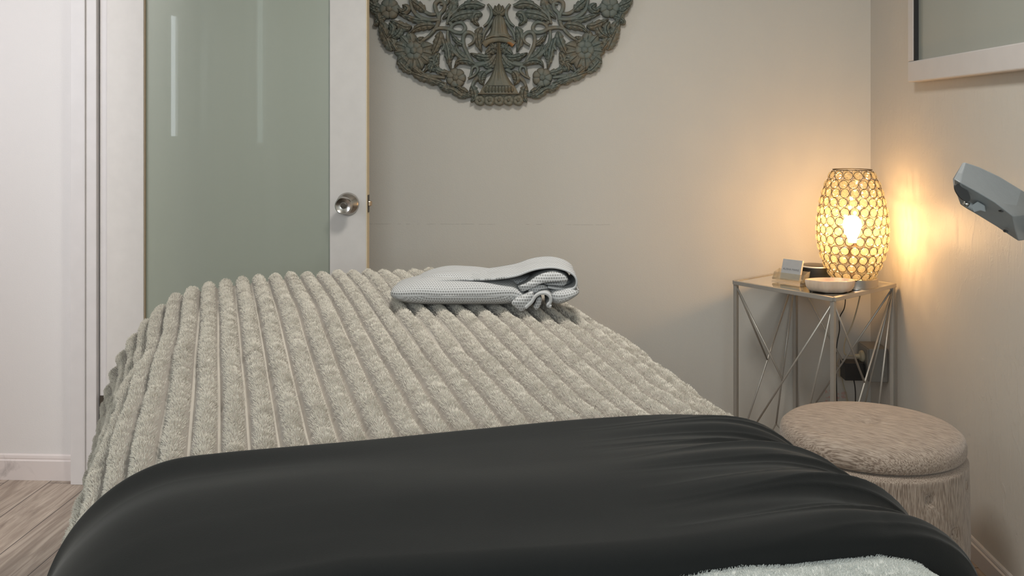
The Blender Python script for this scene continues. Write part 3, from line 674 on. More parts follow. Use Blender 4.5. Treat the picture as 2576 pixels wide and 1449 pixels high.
for up in (0, 1):
    for mir in (0, 1):
        for i, (p, w, s_) in enumerate(LEAVES):
            j = [(q[0]+random.uniform(-6, 6)*mir, q[1]+random.uniform(-6, 6)*mir) for q in p]; leaf(lv, vert(both(j, mir), up), w, .015+.003*(i % 3), s_)
        for i, (p, w) in enumerate(VINES): vine(vn, vert(both(p, mir), up), w, .017+.003*(i % 2))
        # beaded lower rim strip following the circle
        R0 = 1610
        for an0 in np.arange(8, 84, 7.6):
            if an0 > 74: continue
            pp = []
            for q in np.linspace(0, 9.5, 5):
                an = math.radians(an0+q); rr = R0-52-10*math.sin(q); pp.append((266+rr*math.cos(an), -348+rr*math.sin(an)))
            leaf(lv, vert(both(pp, mir), up), 88, .014, 3)
            pp = [(266+(R0-38)*math.cos(math.radians(an0+q)), -348+(R0-38)*math.sin(math.radians(an0+q))) for q in (2, 5, 8)]
            leaf(lv, vert(both(pp, mir), up), 62, .018, 2, n=12)
lv.build('carved_leaf_work', M['carve'], panel, auto=24); vn.build('carved_vine_work', M['carve'], panel, auto=24)
for up in (0, 1):
    for mir in (0, 1):
        for (x, y, r, n) in FL:
            f_ = MB(); q = vert(both([(x, y)], mir), up)[0]; flower(f_, q[0], q[1], r, n); f_.build('carved_flower', M['carve'], panel, auto=60)
        # big flower with a fan of outer petals
        f_ = MB(); q = vert(both([(1300, 620)], mir), up)[0]; sg = -1 if mir else 1; sv = -1 if up else 1
        for an in range(-75, 200, 27):
            a_ = math.radians(an); c_, s_ = math.cos(a_), math.sin(a_)
            leaf(f_, [(q[0]+sg*c_*90, q[1]+sv*s_*90), (q[0]+sg*c_*170, q[1]+sv*s_*170), (q[0]+sg*c_*245, q[1]+sv*s_*245)], 118, .016, 0, n=12)
        flower(f_, q[0], q[1], 124, 6, .026, .34, .3, depth=.14); f_.build('carved_flower', M['carve'], panel, auto=60)
f_ = MB(); flower(f_, 266, -348, 300, 10, .03, .3); f_.build('carved_flower', M['carve'], panel, auto=60)
def pgrid(mb, rows, h0, h1, up, groove=5, gd=.003, K=17):
    """symmetric relief: rows of (y, halfwidth), domed across, with cut lines"""
    vs = []; fs = []; P = cat(rows, 30)
    for y, w in P:
        for k_ in range(K):
            q = k_/(K-1)*2-1; hh = h0+(h1-h0)*math.sqrt(max(0, 1-q*q)) - gd*(math.sin(q*PI*groove)**2 > .8)
            yy = -696-y if up else y; vs.append(cpt(266+w*q, yy, hh))
        yy = -696-y if up else y; vs += [cpt(266-w, yy, 0), cpt(266+w, yy, 0)]
    m = K+2
    for i in range(len(P)-1):
        a, b = i*m, (i+1)*m
        for j in range(K-1): fs.append((a+j, a+j+1, b+j+1, b+j))
        fs += [(a+K, a, b, b+K), (a+K-1, a+K+1, b+K+1, b+K-1)]
    fs += [tuple([K]+list(range(K))+[K+1]), tuple((len(P)-1)*m+x for x in [K+1]+list(range(K))[::-1]+[K])]
    mb.add(vs, fs)
for up in (0, 1):
    b_ = MB(); pgrid(b_, [(200, 30), (225, 62), (270, 86), (330, 94), (400, 112), (440, 140), (458, 165)], .012, .034, up, 3)
    vine(b_, vert([(84, 556), (130, 515), (190, 492), (266, 484), (342, 492), (402, 515), (448, 556)], up), 74, .028, 30, taper=False)
    vine(b_, vert([(110, 488), (180, 456), (266, 446), (352, 456), (422, 488)], up), 22, .036, 30, taper=False)
    for k_ in (-60, -32, 0, 32, 60):
        a_ = math.radians(k_-90); leaf(b_, vert([(266, 190), (266+60*math.cos(a_), 190+75*math.sin(a_)), (266+90*math.cos(a_), 190+135*math.sin(a_))], up), 66, .018, 0, n=12)
    b_.build('carved_bell', M['carve2'], panel, auto=60)
    s_ = MB(); pgrid(s_, [(530, 30), (600, 26), (660, 34), (760, 46), (860, 72), (960, 118), (1045, 180)], .012, .034, up, 3)
    pgrid(s_, [(1040, 182), (1080, 206), (1135, 232)], .018, .026, up, 0)
    for k_ in range(-4, 5):
        leaf(s_, vert([(266+k_*40, 1130), (266+k_*39, 1090), (266+k_*37, 1050)], up), 44, .014, 0, n=8, base=.028, veins=False)
    vine(s_, vert([(20, 1142), (266, 1142), (512, 1142)], up), 16, .036, 12, taper=False)
    pgrid(s_, [(1140, 236), (1160, 250), (1225, 292), (1262, 262)], .012, .017, up, 0)
    for k_ in range(-2, 3): flower(s_, 266+k_*116, vert([(0, 1222)], up)[0][1], 68, 5, .026, .26, PI/10*(1 if not up else -1))
    s_.build('carved_pedestal', M['carve2'], panel, auto=60)
# hanging battens at the back hold it off the wall
MB().box((cc.x-.3, CB, cc.z+.2), (cc.x+.3, YB, cc.z+.24)).build('hanging_batten', M['carve'], panel)
# ------------------------------------------------------------------ corner side table
TZ = .673
cF, cL, cR, cBk = [onz(x, y, TZ) for (x, y) in ((2097, 748), (1847, 706), (2250, 713), (2000, 679))]
M['silver'] = simple('silver_paint', (.50, .48, .44, 1), .42, .6)
M['mirror'] = simple('mirror_top', (.85, .84, .81, 1), .02, 1)
tbl = empty('side_table', ((cF.x+cBk.x)/2, (cF.y+cBk.y)/2, 0), 'small silver wire side table with mirrored top in the corner', 'table')
corners = [cL, cF, cR, cBk]
ctr = sum(corners, Vector())/4
ring = MB()
for i in range(4):
    a, b = corners[i], corners[(i+1) % 4]; ring.bar(a-Vector((0,0,.006)), b-Vector((0,0,.006)), .015, .013)
ring.build('table_frame', M['silver'], tbl, bevel=.001)
ins = [c + (ctr-c).normalized()*.009 for c in corners]
MB().add([(p.x, p.y, TZ-.005) for p in ins]+[(p.x, p.y, TZ-.0015) for p in ins], [(3,2,1,0),(4,5,6,7),(0,1,5,4),(1,2,6,5),(2,3,7,6),(3,0,4,7)]).build('mirror_top', M['mirror'], tbl)
legs = [c + (ctr-c).normalized()*.006 for c in corners]
for c in legs: MB().bar((c.x, c.y, 0), (c.x, c.y, TZ-.013), .0135).build('leg', M['silver'], tbl, bevel=.001)
lerp = lambda a, b, t: a+(b-a)*t
def rod(a, b, r=.0032): MB().tube([a, b], r, 8).build('brace_rod', M['silver'], tbl, smooth=True)
for (A, B) in ((legs[0], legs[1]), (legs[1], legs[2]), (legs[3], legs[2]), (legs[0], legs[3])):
    At, Bt = Vector((A.x, A.y, TZ-.016)), Vector((B.x, B.y, TZ-.016)); A0, B0 = Vector((A.x, A.y, .07)), Vector((B.x, B.y, .0))
    rod(Bt, A0); mid = lerp(Vector((A.x, A.y, .13)), Vector((B.x, B.y, .13)), .66); rod(Bt, mid)
    rod(At, lerp(Bt, A0, .49)); rod(mid, Vector((B.x, B.y, .02)), .0028); rod(mid, lerp(Vector((A.x, A.y, .02)), Vector((B.x, B.y, .02)), .3), .0028)
# ------------------------------------------------------------------ crystal lamp
LX, LY = 1.008, 3.205; LX = at(2144, 560, LY).x
def lamp_z(y): return H-(y-308)*LY/FPX
lamp = empty('table_lamp', (LX, LY, TZ), 'lit barrel shaped table lamp of crystal beads on a silver base', 'lamp')
M['chrome'] = simple('satin_nickel', (.50, .48, .45, 1), .3, 1)
M['wire'] = simple('gold_brown_wire', (.07, .05, .025, 1), .45, .5)
BX = at(2165, 700, LY).x - .012
MB().lathe([(.069, TZ), (.069, TZ+.003), (.066, TZ+.004), (.066, TZ+.030), (.063, TZ+.0325), (.02, TZ+.0335)], 48, 'z', (BX, LY, 0)).build('lamp_base', M['chrome'], lamp, auto=35)
MB().lathe([(.007, TZ+.033), (.007, lamp_z(640)), (.016, lamp_z(640)), (.016, lamp_z(605))], 20, 'z', (LX, LY, 0)).build('lamp_socket', M['brass'], lamp, auto=35)
def emis(name, c, s):
    m = NM(name); e = m.n('ShaderNodeEmission', Strength=s); v = m.coord(); m.l(m.mix(m.noise(v, 5, 1), c, tuple(x*.98 for x in c[:3])+(1,)), e.inputs[0]); m.l(e.outputs[0], m.out.inputs[0]); return m.m
M['bulb'] = emis('lit_bulb', (1, .58, .24, 1), 215)
bz = lamp_z(563)
MB().lathe([(.012, bz-.062), (.014, bz-.045), (.024, bz-.022), (.030, bz), (.027, bz+.018), (.016, bz+.030), (.003, bz+.0335)], 28, 'z', (LX, LY, 0)).build('light_bulb', M['bulb'], lamp, smooth=True)
shade = MB(); ZR = [lamp_z(y) for y in (438, 459, 480, 502, 525, 547.5, 571, 594, 617.5, 640, 661.5, 683)]
profl = cat([(.062, lamp_z(425)), (.072, lamp_z(440)), (.090, lamp_z(470)), (.105, lamp_z(515)), (.112, lamp_z(565)), (.109, lamp_z(610)), (.095, lamp_z(650)), (.078, lamp_z(677)), (.062, lamp_z(694))], 60)[::-1]
RZ = lambda z: float(np.interp(z, profl[:, 1], profl[:, 0]))
for z in (lamp_z(425), lamp_z(694)):
    shade.tube([(LX+RZ(z)*math.cos(a), LY+RZ(z)*math.sin(a), z) for a in np.linspace(0, 2*PI, 48, endpoint=False)], .0016, 6, True)
def crystal_mat():
    m = NM('cut_crystal'); tr = m.n('ShaderNodeBsdfTransparent'); tr.inputs[0].default_value = (1, .93, .78, 1)
    tl_ = m.n('ShaderNodeBsdfTranslucent'); tl_.inputs[0].default_value = (.56, .55, .46, 1)
    df = m.n('ShaderNodeBsdfDiffuse'); df.inputs[0].default_value = (.42, .41, .34, 1)
    gl = m.n('ShaderNodeBsdfGlossy', Roughness=.12)
    v = m.coord(); f = m.noise(v, 300, 2)
    a = m.n('ShaderNodeMixShader'); a.inputs[0].default_value = .45; m.l(tl_.outputs[0], a.inputs[1]); m.l(df.outputs[0], a.inputs[2])
    b = m.n('ShaderNodeMixShader'); m.l(m.ramp(f, [(.3, (.25,.25,.25,1)), (.7, (.62,.62,.62,1))]), b.inputs[0]); m.l(tr.outputs[0], b.inputs[1]); m.l(a.outputs[0], b.inputs[2])
    c = m.n('ShaderNodeMixShader'); c.inputs[0].default_value = .12; m.l(b.outputs[0], c.inputs[1]); m.l(gl.outputs[0], c.inputs[2])
    m.l(c.outputs[0], m.out.inputs[0]); m.N.remove(m.b); return m.m
M['crystal'] = crystal_mat()
beads = []
for ri, z in enumerate(ZR):
    R_ = RZ(z); n = max(10, round(2*PI*R_/.0312)); sl = (RZ(z+.012)-RZ(z-.012))/.024
    for k_ in range(n):
        an = 2*PI*(k_+.5*(ri % 2))/n + .2; er = Vector((math.cos(an), math.sin(an), 0)); et = Vector((-math.sin(an), math.cos(an), 0))
        up_ = (Vector((0, 0, 1)) + er*sl).normalized(); nn = et.cross(up_).normalized()
        beads.append((Vector((LX, LY, z))+er*R_, et, up_, nn))
for (c, et, up_, nn) in beads:
    shade.tube([c+(et*math.cos(q)+up_*math.sin(q))*.0147 for q in np.linspace(0, 2*PI, 20, endpoint=False)], .0009, 5, True)
shd = shade.build('lamp_shade', M['wire'], lamp, smooth=True)
bead_me = None
def bead_geo(mb, c, et, up_, nn):
    P = []; n = 10
    for (r, d) in ((.0062, .0052), (.0118, .0022), (.0118, -.0018), (.0060, -.0048)):
        for k_ in range(n):
            q = 2*PI*k_/n + (.3 if r < .01 else 0); P.append(c+(et*math.cos(q)+up_*math.sin(q))*r+nn*d)
    F = [tuple(range(n)), tuple(3*n+k_ for k_ in range(n))[::-1]]
    for i in range(3):
        for k_ in range(n): F.append((i*n+k_, (i+1)*n+k_, (i+1)*n+(k_+1) % n, i*n+(k_+1) % n))
    mb.add(P, F)
beads.sort(key=lambda b: -(b[3].dot((camo.location-b[0]).normalized())))
for i, b in enumerate(beads):
    if i == 0:
        q = MB(); bead_geo(q, Vector(), Vector((1,0,0)), Vector((0,1,0)), Vector((0,0,1))); b0 = q.build('crystal', M['crystal'], None); bead0 = b0
    if i < 100:
        o = bead0 if i == 0 else bead0.copy()
        if i: COL.objects.link(o)
        R3 = Matrix((b[1], b[2], b[3])).transposed().to_4x4(); R3.translation = b[0]
        o.parent = shd; o.matrix_parent_inverse = MW(shd).inverted(); o.matrix_basis = R3
rest = MB()
for b in beads[100:]: bead_geo(rest, *b)
tag(rest.build('crystal_beads', M['crystal'], shd), kind='stuff')
# ------------------------------------------------------------------ things on the side table
# black smart speaker puck
sp_ = onz(2051, 680, TZ+.0); SX, SY = at(2051, 670, 3.325).x, 3.325
spk = empty('smart_speaker', (SX, SY, TZ), 'round black puck speaker with a pale light ring behind the card holder', 'speaker')
M['blk'] = simple('black_fabric', (.010, .012, .012, 1), .6); M['blkgloss'] = simple('black_plastic', (.02, .017, .014, 1), .3)
zt_ = H-(661-308)*SY/FPX
MB().lathe([(.044, TZ), (.050, TZ+.006), (.0515, zt_-.016), (.050, zt_-.006)], 48, 'z', (SX, SY, 0)).build('speaker_body', M['blk'], spk, auto=50)
MB().lathe([(.0505, zt_-.0062), (.0515, zt_-.004), (.0505, zt_-.0018), (.048, zt_-.0015)], 48, 'z', (SX, SY, 0), cap=False).build('light_ring', simple('pale_ring', (.8, .78, .72, 1), .3), spk, smooth=True)
MB().lathe([(.0485, zt_-.006), (.0485, zt_-.0018), (.046, zt_-.0005), (.002, zt_)], 48, 'z', (SX, SY, 0)).build('speaker_top', M['blkgloss'], spk, auto=50)
# selenite dish
M['selen'] = NM('selenite'); _m = M['selen']; _v = _m.coord(scale=(1, 1, .12))
_m.col(_m.mix(_m.noise(_v, 120, 4), (.66, .50, .37, 1), (.84, .70, .56, 1))); _m.p(Roughness=.35); _m.b.inputs['Subsurface Weight'].default_value = .6
_m.b.inputs['Subsurface Radius'].default_value = (.02, .014, .008); M['selen'] = _m.m
dA = onz(2088, 731, TZ)
DXc, DYc = at(2088, 715, 3.105).x, 3.105
dish = MB(); n = 48; out = []
for k_ in range(n):
    a = 2*PI*k_/n; r = .066*(1+.10*math.cos(2*(a-.3)))
    x, y = r*math.cos(a)*1.12, r*math.sin(a)*.78
    # two cut faces in front meet at a blunt corner
    y = max(y, -.036) if x > -.034 else max(y, -.036 + (-.034-x)*.8)
    out.append((x, y))
def dring(s, z): return [(DXc+x*s, DYc+y*s, z) for x, y in out]
rows = [dring(.70, TZ), dring(.86, TZ+.006), dring(.96, TZ+.018), dring(1.0, TZ+.034), dring(.99, TZ+.038), dring(.93, TZ+.0385), dring(.88, TZ+.034), dring(.70, TZ+.016), dring(.30, TZ+.011)]
dish.add([p for r in rows for p in r], [(i*n+k_, i*n+(k_+1) % n, (i+1)*n+(k_+1) % n, (i+1)*n+k_) for i in range(len(rows)-1) for k_ in range(n)] + [tuple(range(n))[::-1], tuple((len(rows)-1)*n+k_ for k_ in range(n))])
o = dish.build('crystal_dish', M['selen'], auto=40); tag(o, 'small pale pink translucent stone dish in front of the lit lamp', 'dish')
# card holder and cards
ca, cb_ = onz(1940, 706, TZ), onz(2018, 717, TZ)
ex = (cb_-ca); ex.z = 0; Lh = .088; ex.normalize(); ey = Vector((-ex.y, ex.x, 0)); org = Vector((ca.x, ca.y, TZ)) + ex*.002
def hp(x, y, z): return org + ex*x + ey*y + Vector((0, 0, z))
def hbox(mb, x0, x1, yz0, yz1, t):
    """slab between two (y,z) points"""
    (y0, z0), (y1, z1) = yz0, yz1; dy, dz = y1-y0, z1-z0; L_ = math.hypot(dy, dz); ny_, nz_ = -dz/L_*t, dy/L_*t
    P = [hp(x, y0, z0) for x in (x0, x1)] + [hp(x, y1, z1) for x in (x1, x0)] + [hp(x, y0+ny_, z0+nz_) for x in (x0, x1)] + [hp(x, y1+ny_, z1+nz_) for x in (x1, x0)]
    mb.add(P, [(0,1,2,3),(7,6,5,4),(0,4,5,1),(1,5,6,2),(2,6,7,3),(3,7,4,0)])
def acry():
    m = NM('clear_acrylic'); tr = m.n('ShaderNodeBsdfTransparent'); tr.inputs[0].default_value = (1, .98, .94, 1)
    df = m.n('ShaderNodeBsdfTranslucent'); df.inputs[0].default_value = (.95, .88, .72, 1); d2 = m.n('ShaderNodeBsdfDiffuse'); d2.inputs[0].default_value = (.95, .88, .72, 1)
    gl = m.n('ShaderNodeBsdfGlossy', Roughness=.03); fr_ = m.n('ShaderNodeFresnel', IOR=1.6)
    a0 = m.n('ShaderNodeMixShader'); a0.inputs[0].default_value = .5; m.l(df.outputs[0], a0.inputs[1]); m.l(d2.outputs[0], a0.inputs[2])
    a = m.n('ShaderNodeMixShader'); m.l(m.ramp(m.noise(m.coord(), 40, 2), [(.3, (.12,.12,.12,1)), (.7, (.20,.20,.20,1))]), a.inputs[0]); m.l(tr.outputs[0], a.inputs[1]); m.l(a0.outputs[0], a.inputs[2])
    b = m.n('ShaderNodeMixShader'); b.inputs[0].default_value = .09; m.N.remove(fr_); m.l(a.outputs[0], b.inputs[1]); m.l(gl.outputs[0], b.inputs[2]); m.l(b.outputs[0], m.out.inputs[0]); m.N.remove(m.b); return m.m
M['acr'] = acry()
hold = empty('card_holder', tuple(org), 'clear acrylic business card holder on the left of the side table', 'holder')
Lh = .118
q = MB(); hbox(q, 0, Lh, (0, .002), (.040, .002), -.0035); hbox(q, 0, Lh, (.001, .012), (.005, .0055), .003); hbox(q, 0, Lh, (.033, .006), (.048, .038), .003); q.build('holder_base', M['acr'], hold)
for x in (0, Lh-.0025):
    q = MB(); P = [hp(x_, y, z) for x_ in (x, x+.0025) for (y, z) in ((.002, .006), (.040, .006), (.050, .040), (.016, .031))]
    q.add(P, [(0,1,2,3),(7,6,5,4),(0,4,5,1),(1,5,6,2),(2,6,7,3),(3,7,4,0)]).build('holder_side', M['acr'], hold)
q = MB(); hbox(q, .0, Lh, (.004, .006), (.016, .030), .002); q.build('holder_front', M['acr'], hold)
M['card'] = simple('card_grey', (.50, .50, .50, 1), .6); M['paper'] = simple('card_edge', (.80, .74, .62, 1), .8); M['ink'] = simple('card_ink', (.17, .17, .19, 1), .6)
cards = empty('business_cards', tuple(hp(.05, .02, .006)), 'stack of grey business cards standing in the clear holder', 'cards')
c0, c1 = (.010, .008), (.032, .0755)
q = MB(); hbox(q, .026, .099, c0, c1, .0005); q.build('front_card', M['card'], cards)
q = MB()
for i in range(9):
    o_ = .0009*(i+1); hbox(q, .026+.0006*(i % 3), .100, (c0[0]+o_+.0004, c0[1]), (c1[0]+o_+.0004, c1[1]-.0004*(i % 2)), .0006)
q.build('card_stack', M['paper'], cards)
tx = bpy.data.curves.new('card_lettering', 'FONT'); tx.body = 'ALISHA MARIE'; tx.size = .0098; tx.extrude = .00006; tx.align_x = 'CENTER'; tx.align_y = 'CENTER'
to = bpy.data.objects.new('tmp_text', tx); COL.objects.link(to)
dg = bpy.context.evaluated_depsgraph_get(); tme = bpy.data.meshes.new_from_object(to.evaluated_get(dg)); bpy.data.objects.remove(to)
tme.materials.clear(); tme.materials.append(M['ink']); tme.name = 'card_lettering'
to = bpy.data.objects.new('card_lettering', tme); COL.objects.link(to)
sl = Vector((0, c1[0]-c0[0], c1[1]-c0[1])).normalized(); upv = ey*sl.y + Vector((0, 0, sl.z)); nv_ = ex.cross(upv)
MT = Matrix((ex, upv, nv_)).transposed().to_4x4(); pc_ = hp(.0625, 0, 0) + ey*(c0[0]+(c1[0]-c0[0])*.52) + Vector((0, 0, c0[1]+(c1[1]-c0[1])*.52)) + nv_*.0010
MT.translation = pc_; to.parent = cards; to.matrix_parent_inverse = MW(cards).inverted(); to.matrix_basis = MT
# ------------------------------------------------------------------ ottoman
def otto_mat():
    m = NM('striated_chenille'); v0 = m.coord(rot=(0, 0, math.radians(33))); mp = m.n('ShaderNodeMapping'); mp.inputs['Scale'].default_value = (.055, 1, .4); m.l(v0, mp.inputs[0]); f = m.noise(mp.outputs[0], 560, 2, .5, .1)
    m.col(m.ramp(f, [(.36, (.20, .15, .115, 1)), (.48, (.34, .27, .215, 1)), (.62, (.46, .38, .315, 1))])); m.p(Roughness=.8)
    m.b.inputs['Sheen Weight'].default_value = .3; m.bump(f, .6, .003); return m.m
def otto_side():
    m = NM('striated_chenille_upright'); v = m.coord(scale=(1, 1, .06)); f = m.noise(v, 520, 2, .5, .1)
    m.col(m.ramp(f, [(.36, (.20, .15, .115, 1)), (.48, (.34, .27, .215, 1)), (.62, (.46, .38, .315, 1))])); m.p(Roughness=.8)
    m.b.inputs['Sheen Weight'].default_value = .3; m.bump(f, .6, .003); return m.m
M['otto'] = otto_mat(); M['otto2'] = otto_side()
OX, OY, OR = .812, 2.475, .225
ott = empty('ottoman', (OX, OY, 0), 'round tufted storage ottoman in beige striated fabric beside the bed', 'ottoman')
lid = MB(); n = 96; prof = [(.0, .4375), (.006, .4385), (.014, .4415), (.03, .446), (.06, .450), (.11, .4505), (.16, .447), (.20, .440), (.225, .430), (.238, .415), (.242, .395), (.242, .372), (.239, .362), (.232, .358)]
vs = []
for r, z in prof[1:]:
    r *= .93; z = .392+(z-.358)*.68
    for k_ in range(n):
        a = 2*PI*k_/n; dz = -.004*math.exp(-((r-.03)/.03)**2)*abs(math.sin(a*2+.4))
        vs.append((OX+r*math.cos(a), OY+r*math.sin(a), z+dz))
m_ = len(prof)-1; fs = [(i*n+k_, i*n+(k_+1) % n, (i+1)*n+(k_+1) % n, (i+1)*n+k_) for i in range(m_-1) for k_ in range(n)] + [tuple(range(n))[::-1], tuple((m_-1)*n+k_ for k_ in range(n))]
lid.add(vs, fs).build('lid', M['otto'], ott, smooth=True)
body = MB(); vs = []; NZ = 90; nA = 420; tufts = []
at_r = lambda px, py: at(px, py, 2.40)
for row, z0 in enumerate((.335, .245, .140)):
    for k_ in range(9): tufts.append(((k_*40 + (-73 if row != 1 else -53))*PI/180, z0))
for i in range(NZ+1):
    z = .389*i/NZ
    for k_ in range(nA):
        a = 2*PI*k_/nA; r = .229 + .004*math.sin(PI*i/NZ)
        r -= .010*max(0, (z-.378)/.011)
        for (ta, tz) in tufts:
            da = (a-ta+PI) % (2*PI)-PI
            if abs(da) < .5 and abs(z-tz) < .1:
                d2 = (da*.246)**2+(z-tz)**2; r -= .014*math.exp(-d2/.00010) + .004*math.exp(-d2/.0010)
                fd = abs(da*.246*.7+(z-tz)*.7) ; r -= .0022*math.exp(-(fd/.003)**2)*math.exp(-d2/.0025)
        vs.append((OX+r*math.cos(a), OY+r*math.sin(a), z))
fs = [(i*nA+k_, i*nA+(k_+1) % nA, (i+1)*nA+(k_+1) % nA, (i+1)*nA+k_) for i in range(NZ) for k_ in range(nA)] + [tuple(range(nA))[::-1], tuple(NZ*nA+k_ for k_ in range(nA))]
body.add(vs, fs).build('body', M['otto2'], ott, smooth=True)
# ------------------------------------------------------------------ framed glass on the right wall
fp = empty('framed_glass_panel', (XR, 2.5, 1.36), 'white framed pale green glass panel high on the right wall', 'frame')
fy1, fy0, fz0, fz1, ft = 3.098, 1.75, 1.349, 2.15, .038; fw = .066
q = MB(); xi = XR-ft
def rbox(y0, y1, z0, z1): q.box((xi, y0, z0), (XR-.001, y1, z1))
rbox(fy0, fy1, fz0, fz0+fw); rbox(fy0, fy1, fz1-fw, fz1); rbox(fy0, fy0+fw, fz0+fw, fz1-fw); rbox(fy1-.047, fy1, fz0+fw, fz1-fw)
q.build('picture_frame', M['white'], fp, bevel=.004)
MB().box((xi+.014, fy0+fw-.004, fz0+fw-.004), (xi+.018, fy1-.047+.004, fz1-fw+.004)).build('glass_panel', M['frost2'], fp)
MB().box((xi+.0012, fy1-.047-.0085, fz0+fw+.0005), (xi+.0139, fy1-.047-.0005, fz1-fw-.0005)).build('rebate_line', simple('dark_rebate', (.02, .02, .02, 1), .7), fp)
# ------------------------------------------------------------------ treatment lamp arm at the right edge
tl_o = empty('treatment_lamp', (.98, .62, 0), 'grey plastic swivel head of a treatment lamp reaching in from the right edge', 'lamp')
M['gplast'] = simple('grey_plastic', (.27, .29, .30, 1), .42, bump=.1, bscale=400)
M['dhole'] = simple('dark_hole', (.03, .03, .03, 1), .6)
YH = 1.15
def hq(px, py, dy=0.0): p = at(px, py, YH+dy); return (p.x, p.y, p.z)
S_ = 1/6.3
def zp(X, Y, dy=0.0): return hq(2380+X*S_, 390+Y*S_, dy)
# stations along the head: (top back), (ridge), (bottom)
st = [((262, 122), (190, 250), (122, 380), (135, 500), (225, 780)), ((300, 118), (250, 300), (230, 440), (240, 600), (330, 850)), ((520, 190), (480, 420), (450, 560), (440, 720), (470, 930)),
      ((840, 340), (800, 600), (770, 750), (760, 900), (800, 1130)), ((1200, 560), (1120, 800), (1060, 975), (1090, 1150), (1145, 1360)), ((1420, 690), (1330, 830), (1260, 950), (1300, 1120), (1340, 1330))]
dys = (.045, .022, .0, .022, .046)
q = MB(); vs = []; K = 5
for i, row in enumerate(st):
    sh_ = .012 if i == 0 else (.035 if i == 5 else 0)
    for j, p in enumerate(row): vs.append(zp(p[0], p[1], dys[j]+sh_))
    for j, p in enumerate(row): vs.append(zp(p[0], p[1], (.075 if j else .070)+(.03 if i == 5 else 0)))
fs = []; m_ = 2*K
order = [0, 1, 2, 3, 4, K+4, K+3, K+2, K+1, K]
for i in range(len(st)-1):
    for j in range(m_):
        a, b = order[j], order[(j+1) % m_]; fs.append((i*m_+a, i*m_+b, (i+1)*m_+b, (i+1)*m_+a))
fs += [tuple(order)[::-1], tuple((len(st)-1)*m_+o_ for o_ in order)]
q.add(vs, fs); hd = q.build('lamp_head', M['gplast'], tl_o, auto=28, bevel=.0012)
MB().lathe([(.0105, 0), (.0105, .004)], 28, 'y', (0, 0, 0)).build('recess', M['dhole'], hd, auto=30).matrix_basis = Matrix.Translation(zp(265, 600, .008)) @ Matrix.Rotation(math.radians(52), 4, 'Y') @ Matrix.Diagonal((1.2, 1, .55, 1))
MB().tube([zp(280, 755, .018), zp(380, 800, .018)], .0028, 14).build('pivot_pin', M['steel'], hd, smooth=True)
MB().tube([zp(350, 790, .018), zp(470, 860, .018)], .0040, 16).build('pivot_sleeve', M['gplast'], hd, auto=40)
q = MB(); P = [zp(X_, Y_, dd) for dd in (.014, .032) for (X_, Y_) in ((400, 800), (500, 735), (615, 800), (630, 905), (540, 880), (440, 910))]
q.add(P, [tuple(range(6))[::-1], tuple(range(6, 12))] + [(i, (i+1) % 6, 6+(i+1) % 6, 6+i) for i in range(6)]).build('clip', M['gplast'], hd, bevel=.001)
for (X_, Y_) in ((885, 885), (960, 1210)):
    c = zp(X_, Y_, .006 if Y_ < 1000 else .032); MB().lathe([(.0016, c[1]-.0012), (.0016, c[1]+.006)], 10, 'y', (c[0], 0, c[2])).build('screw_hole', M['dhole'], hd)
e0 = Vector(zp(1330, 1080, .075)); e1 = Vector((.98, .95, 1.02))
MB().tube([e0, e1], .014, 16).tube([e1, Vector((.98, .62, 1.28))], .012, 16).build('lamp_arm', M['gplast'], tl_o, smooth=True)
MB().tube([Vector((.98, .62, .03)), Vector((.98, .62, 1.28))], .016, 16).build('pole', M['steel'], tl_o, smooth=True)
MB().lathe([(.17, 0), (.17, .02), (.15, .035), (.02, .04)], 40, 'z', (.98, .62, 0)).build('base', M['gplast'], tl_o, auto=40)
# ------------------------------------------------------------------ outlet box, plugs and cords in the corner
M['galv'] = simple('grey_metal_box', (.30, .285, .26, 1), .55, .3, bump=.3, bscale=60); M['cordw'] = simple('ivory_cord', (.50, .43, .30, 1), .5); M['cordb'] = simple('black_cord', (.015, .013, .012, 1), .5)
ob = empty('outlet_box', (XR, 3.43, .29), 'grey metal outlet box on the right wall behind the side table', 'outlet')
bx0 = at(2187, 900, 3.38).x
z1, z0 = at(2190, 878, 3.38).z, at(2190, 962, 3.38).z
MB().box((bx0, 3.38, z0), (XR-.001, 3.50, z1)).build('box_body', M['galv'], ob, bevel=.003)
for (px, py, r) in ((2222, 942, .010), (2222, 942, .0065), (2222, 915, .009)):
    c = at(px, py, 3.379); MB().tube([(c.x+r*math.cos(a), 3.3795, c.z+r*math.sin(a)) for a in np.linspace(0, 2*PI, 24, endpoint=False)], .0006, 5, True).build('knockout', M['galv'], ob, smooth=True)
MB().box((bx0-.004, 3.385, z0+.004), (bx0-.0002, 3.495, z1-.004)).build('cover_plate', M['galv'], ob, bevel=.001)
q = MB(); xx = at(2150, 895, 3.43).x
pz = at(2160, 896, 3.43).z
plug = empty('lamp_plug', (bx0-.004, 3.43, pz), 'translucent ivory plug with its cord rising to the lamp', 'plug')
MB().lathe([(.019, bx0-.0045), (.021, bx0-.009), (.019, bx0-.016), (.009, bx0-.020), (.006, bx0-.038)], 24, 'x', (0, 3.43, pz)).build('plug_head', M['cordw'], plug, auto=40)
pl = [(bx0-.038, 3.43, pz), at(2128, 893, 3.43), at(2123, 880, 3.45), at(2128, 850, 3.47), at(2143, 818, 3.47), at(2155, 780, 3.46), at(2163, 745, 3.44), at(2164, 728, 3.40), (BX+.05, 3.345, TZ+.008), (BX+.02, LY+.08, TZ+.004), (BX+.01, LY+.067, TZ+.006)]
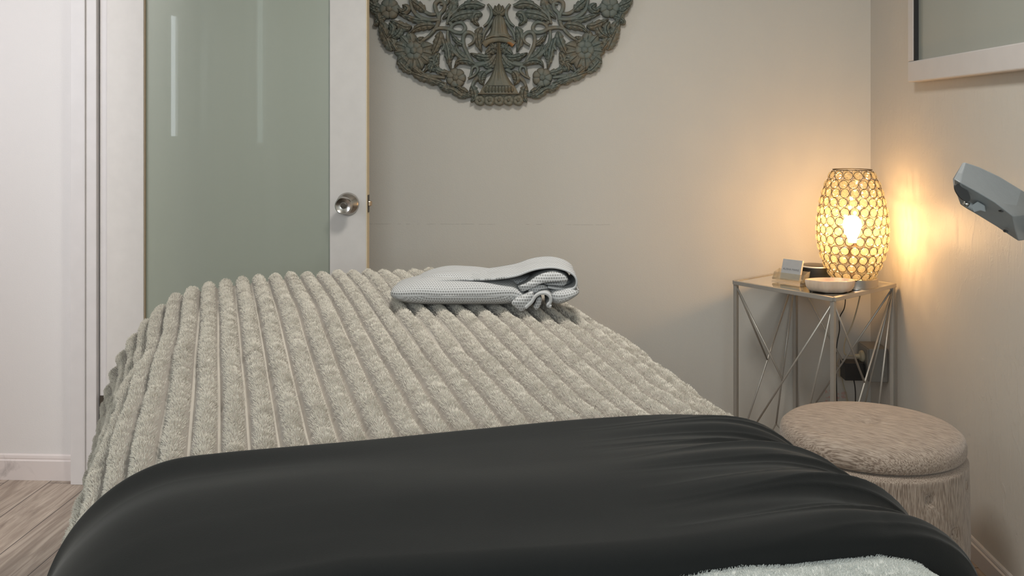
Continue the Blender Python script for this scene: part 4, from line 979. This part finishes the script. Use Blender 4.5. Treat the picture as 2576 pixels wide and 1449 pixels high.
MB().tube(cat([tuple(p) for p in pl], 60), .0024, 8).build('cord', M['cordw'], plug, smooth=True)
ad = empty('power_adapter', tuple(at(2150, 950, 3.40)), 'black cube power adapter plugged into the grey outlet box', 'adapter')
a0, a1 = at(2126, 913, 3.395), at(2173, 958, 3.395)
MB().box((a0.x, 3.395, a1.z), (a1.x, 3.455, a0.z)).box((a1.x, 3.41, a1.z+.006), (bx0-.0045, 3.445, a0.z-.01)).build('adapter_body', M['cordb'], ad, bevel=.002)
pl = [at(2148, 957, 3.42), at(2151, 975, 3.42), at(2152, 1000, 3.43), at(2150, 1040, 3.44), at(2140, 1090, 3.46), at(2110, 1100, 3.5)]
MB().tube(cat([tuple(p) for p in pl], 40), .0021, 8).build('cord', M['cordb'], ad, smooth=True)
pl = [(SX+.03, SY+.046, TZ+.010), (SX+.055, SY+.09, TZ+.006), at(2118, 725, 3.47), at(2126, 745, 3.5), at(2124, 775, 3.53), at(2112, 800, 3.545), at(2112, 830, 3.55), at(2106, 862, 3.55), at(2103, 900, 3.55), at(2104, 960, 3.55), at(2108, 1040, 3.55), at(2120, 1100, 3.52)]
o = MB().tube(cat([tuple(p) for p in pl], 80), .0018, 8).build('speaker_cord', M['cordb'], smooth=True); tag(o, 'thin dark cord dropping behind the front leg of the side table', 'cord')
ic = empty('inline_connector', tuple(at(2116, 935, 3.52)), 'small ivory inline cord connector hanging left of the black adapter', 'connector')
c = at(2116, 936, 3.52); MB().box((c.x-.006, 3.515, c.z-.018), (c.x+.006, 3.525, c.z+.018)).build('connector_body', M['cordw'], ic, bevel=.002)
pl = [at(2128, 897, 3.45), at(2112, 900, 3.5), at(2105, 918, 3.52), at(2113, 926, 3.52)]
pl2 = [at(2117, 943, 3.52), at(2121, 965, 3.53), at(2127, 985, 3.54), at(2133, 1012, 3.545), at(2140, 1060, 3.55)]
MB().tube(cat([tuple(p) for p in pl2], 30), .0018, 8).tube(cat([tuple(p) for p in pl[1:]], 20), .0018, 8).build('cord', M['cordw'], ic, smooth=True)
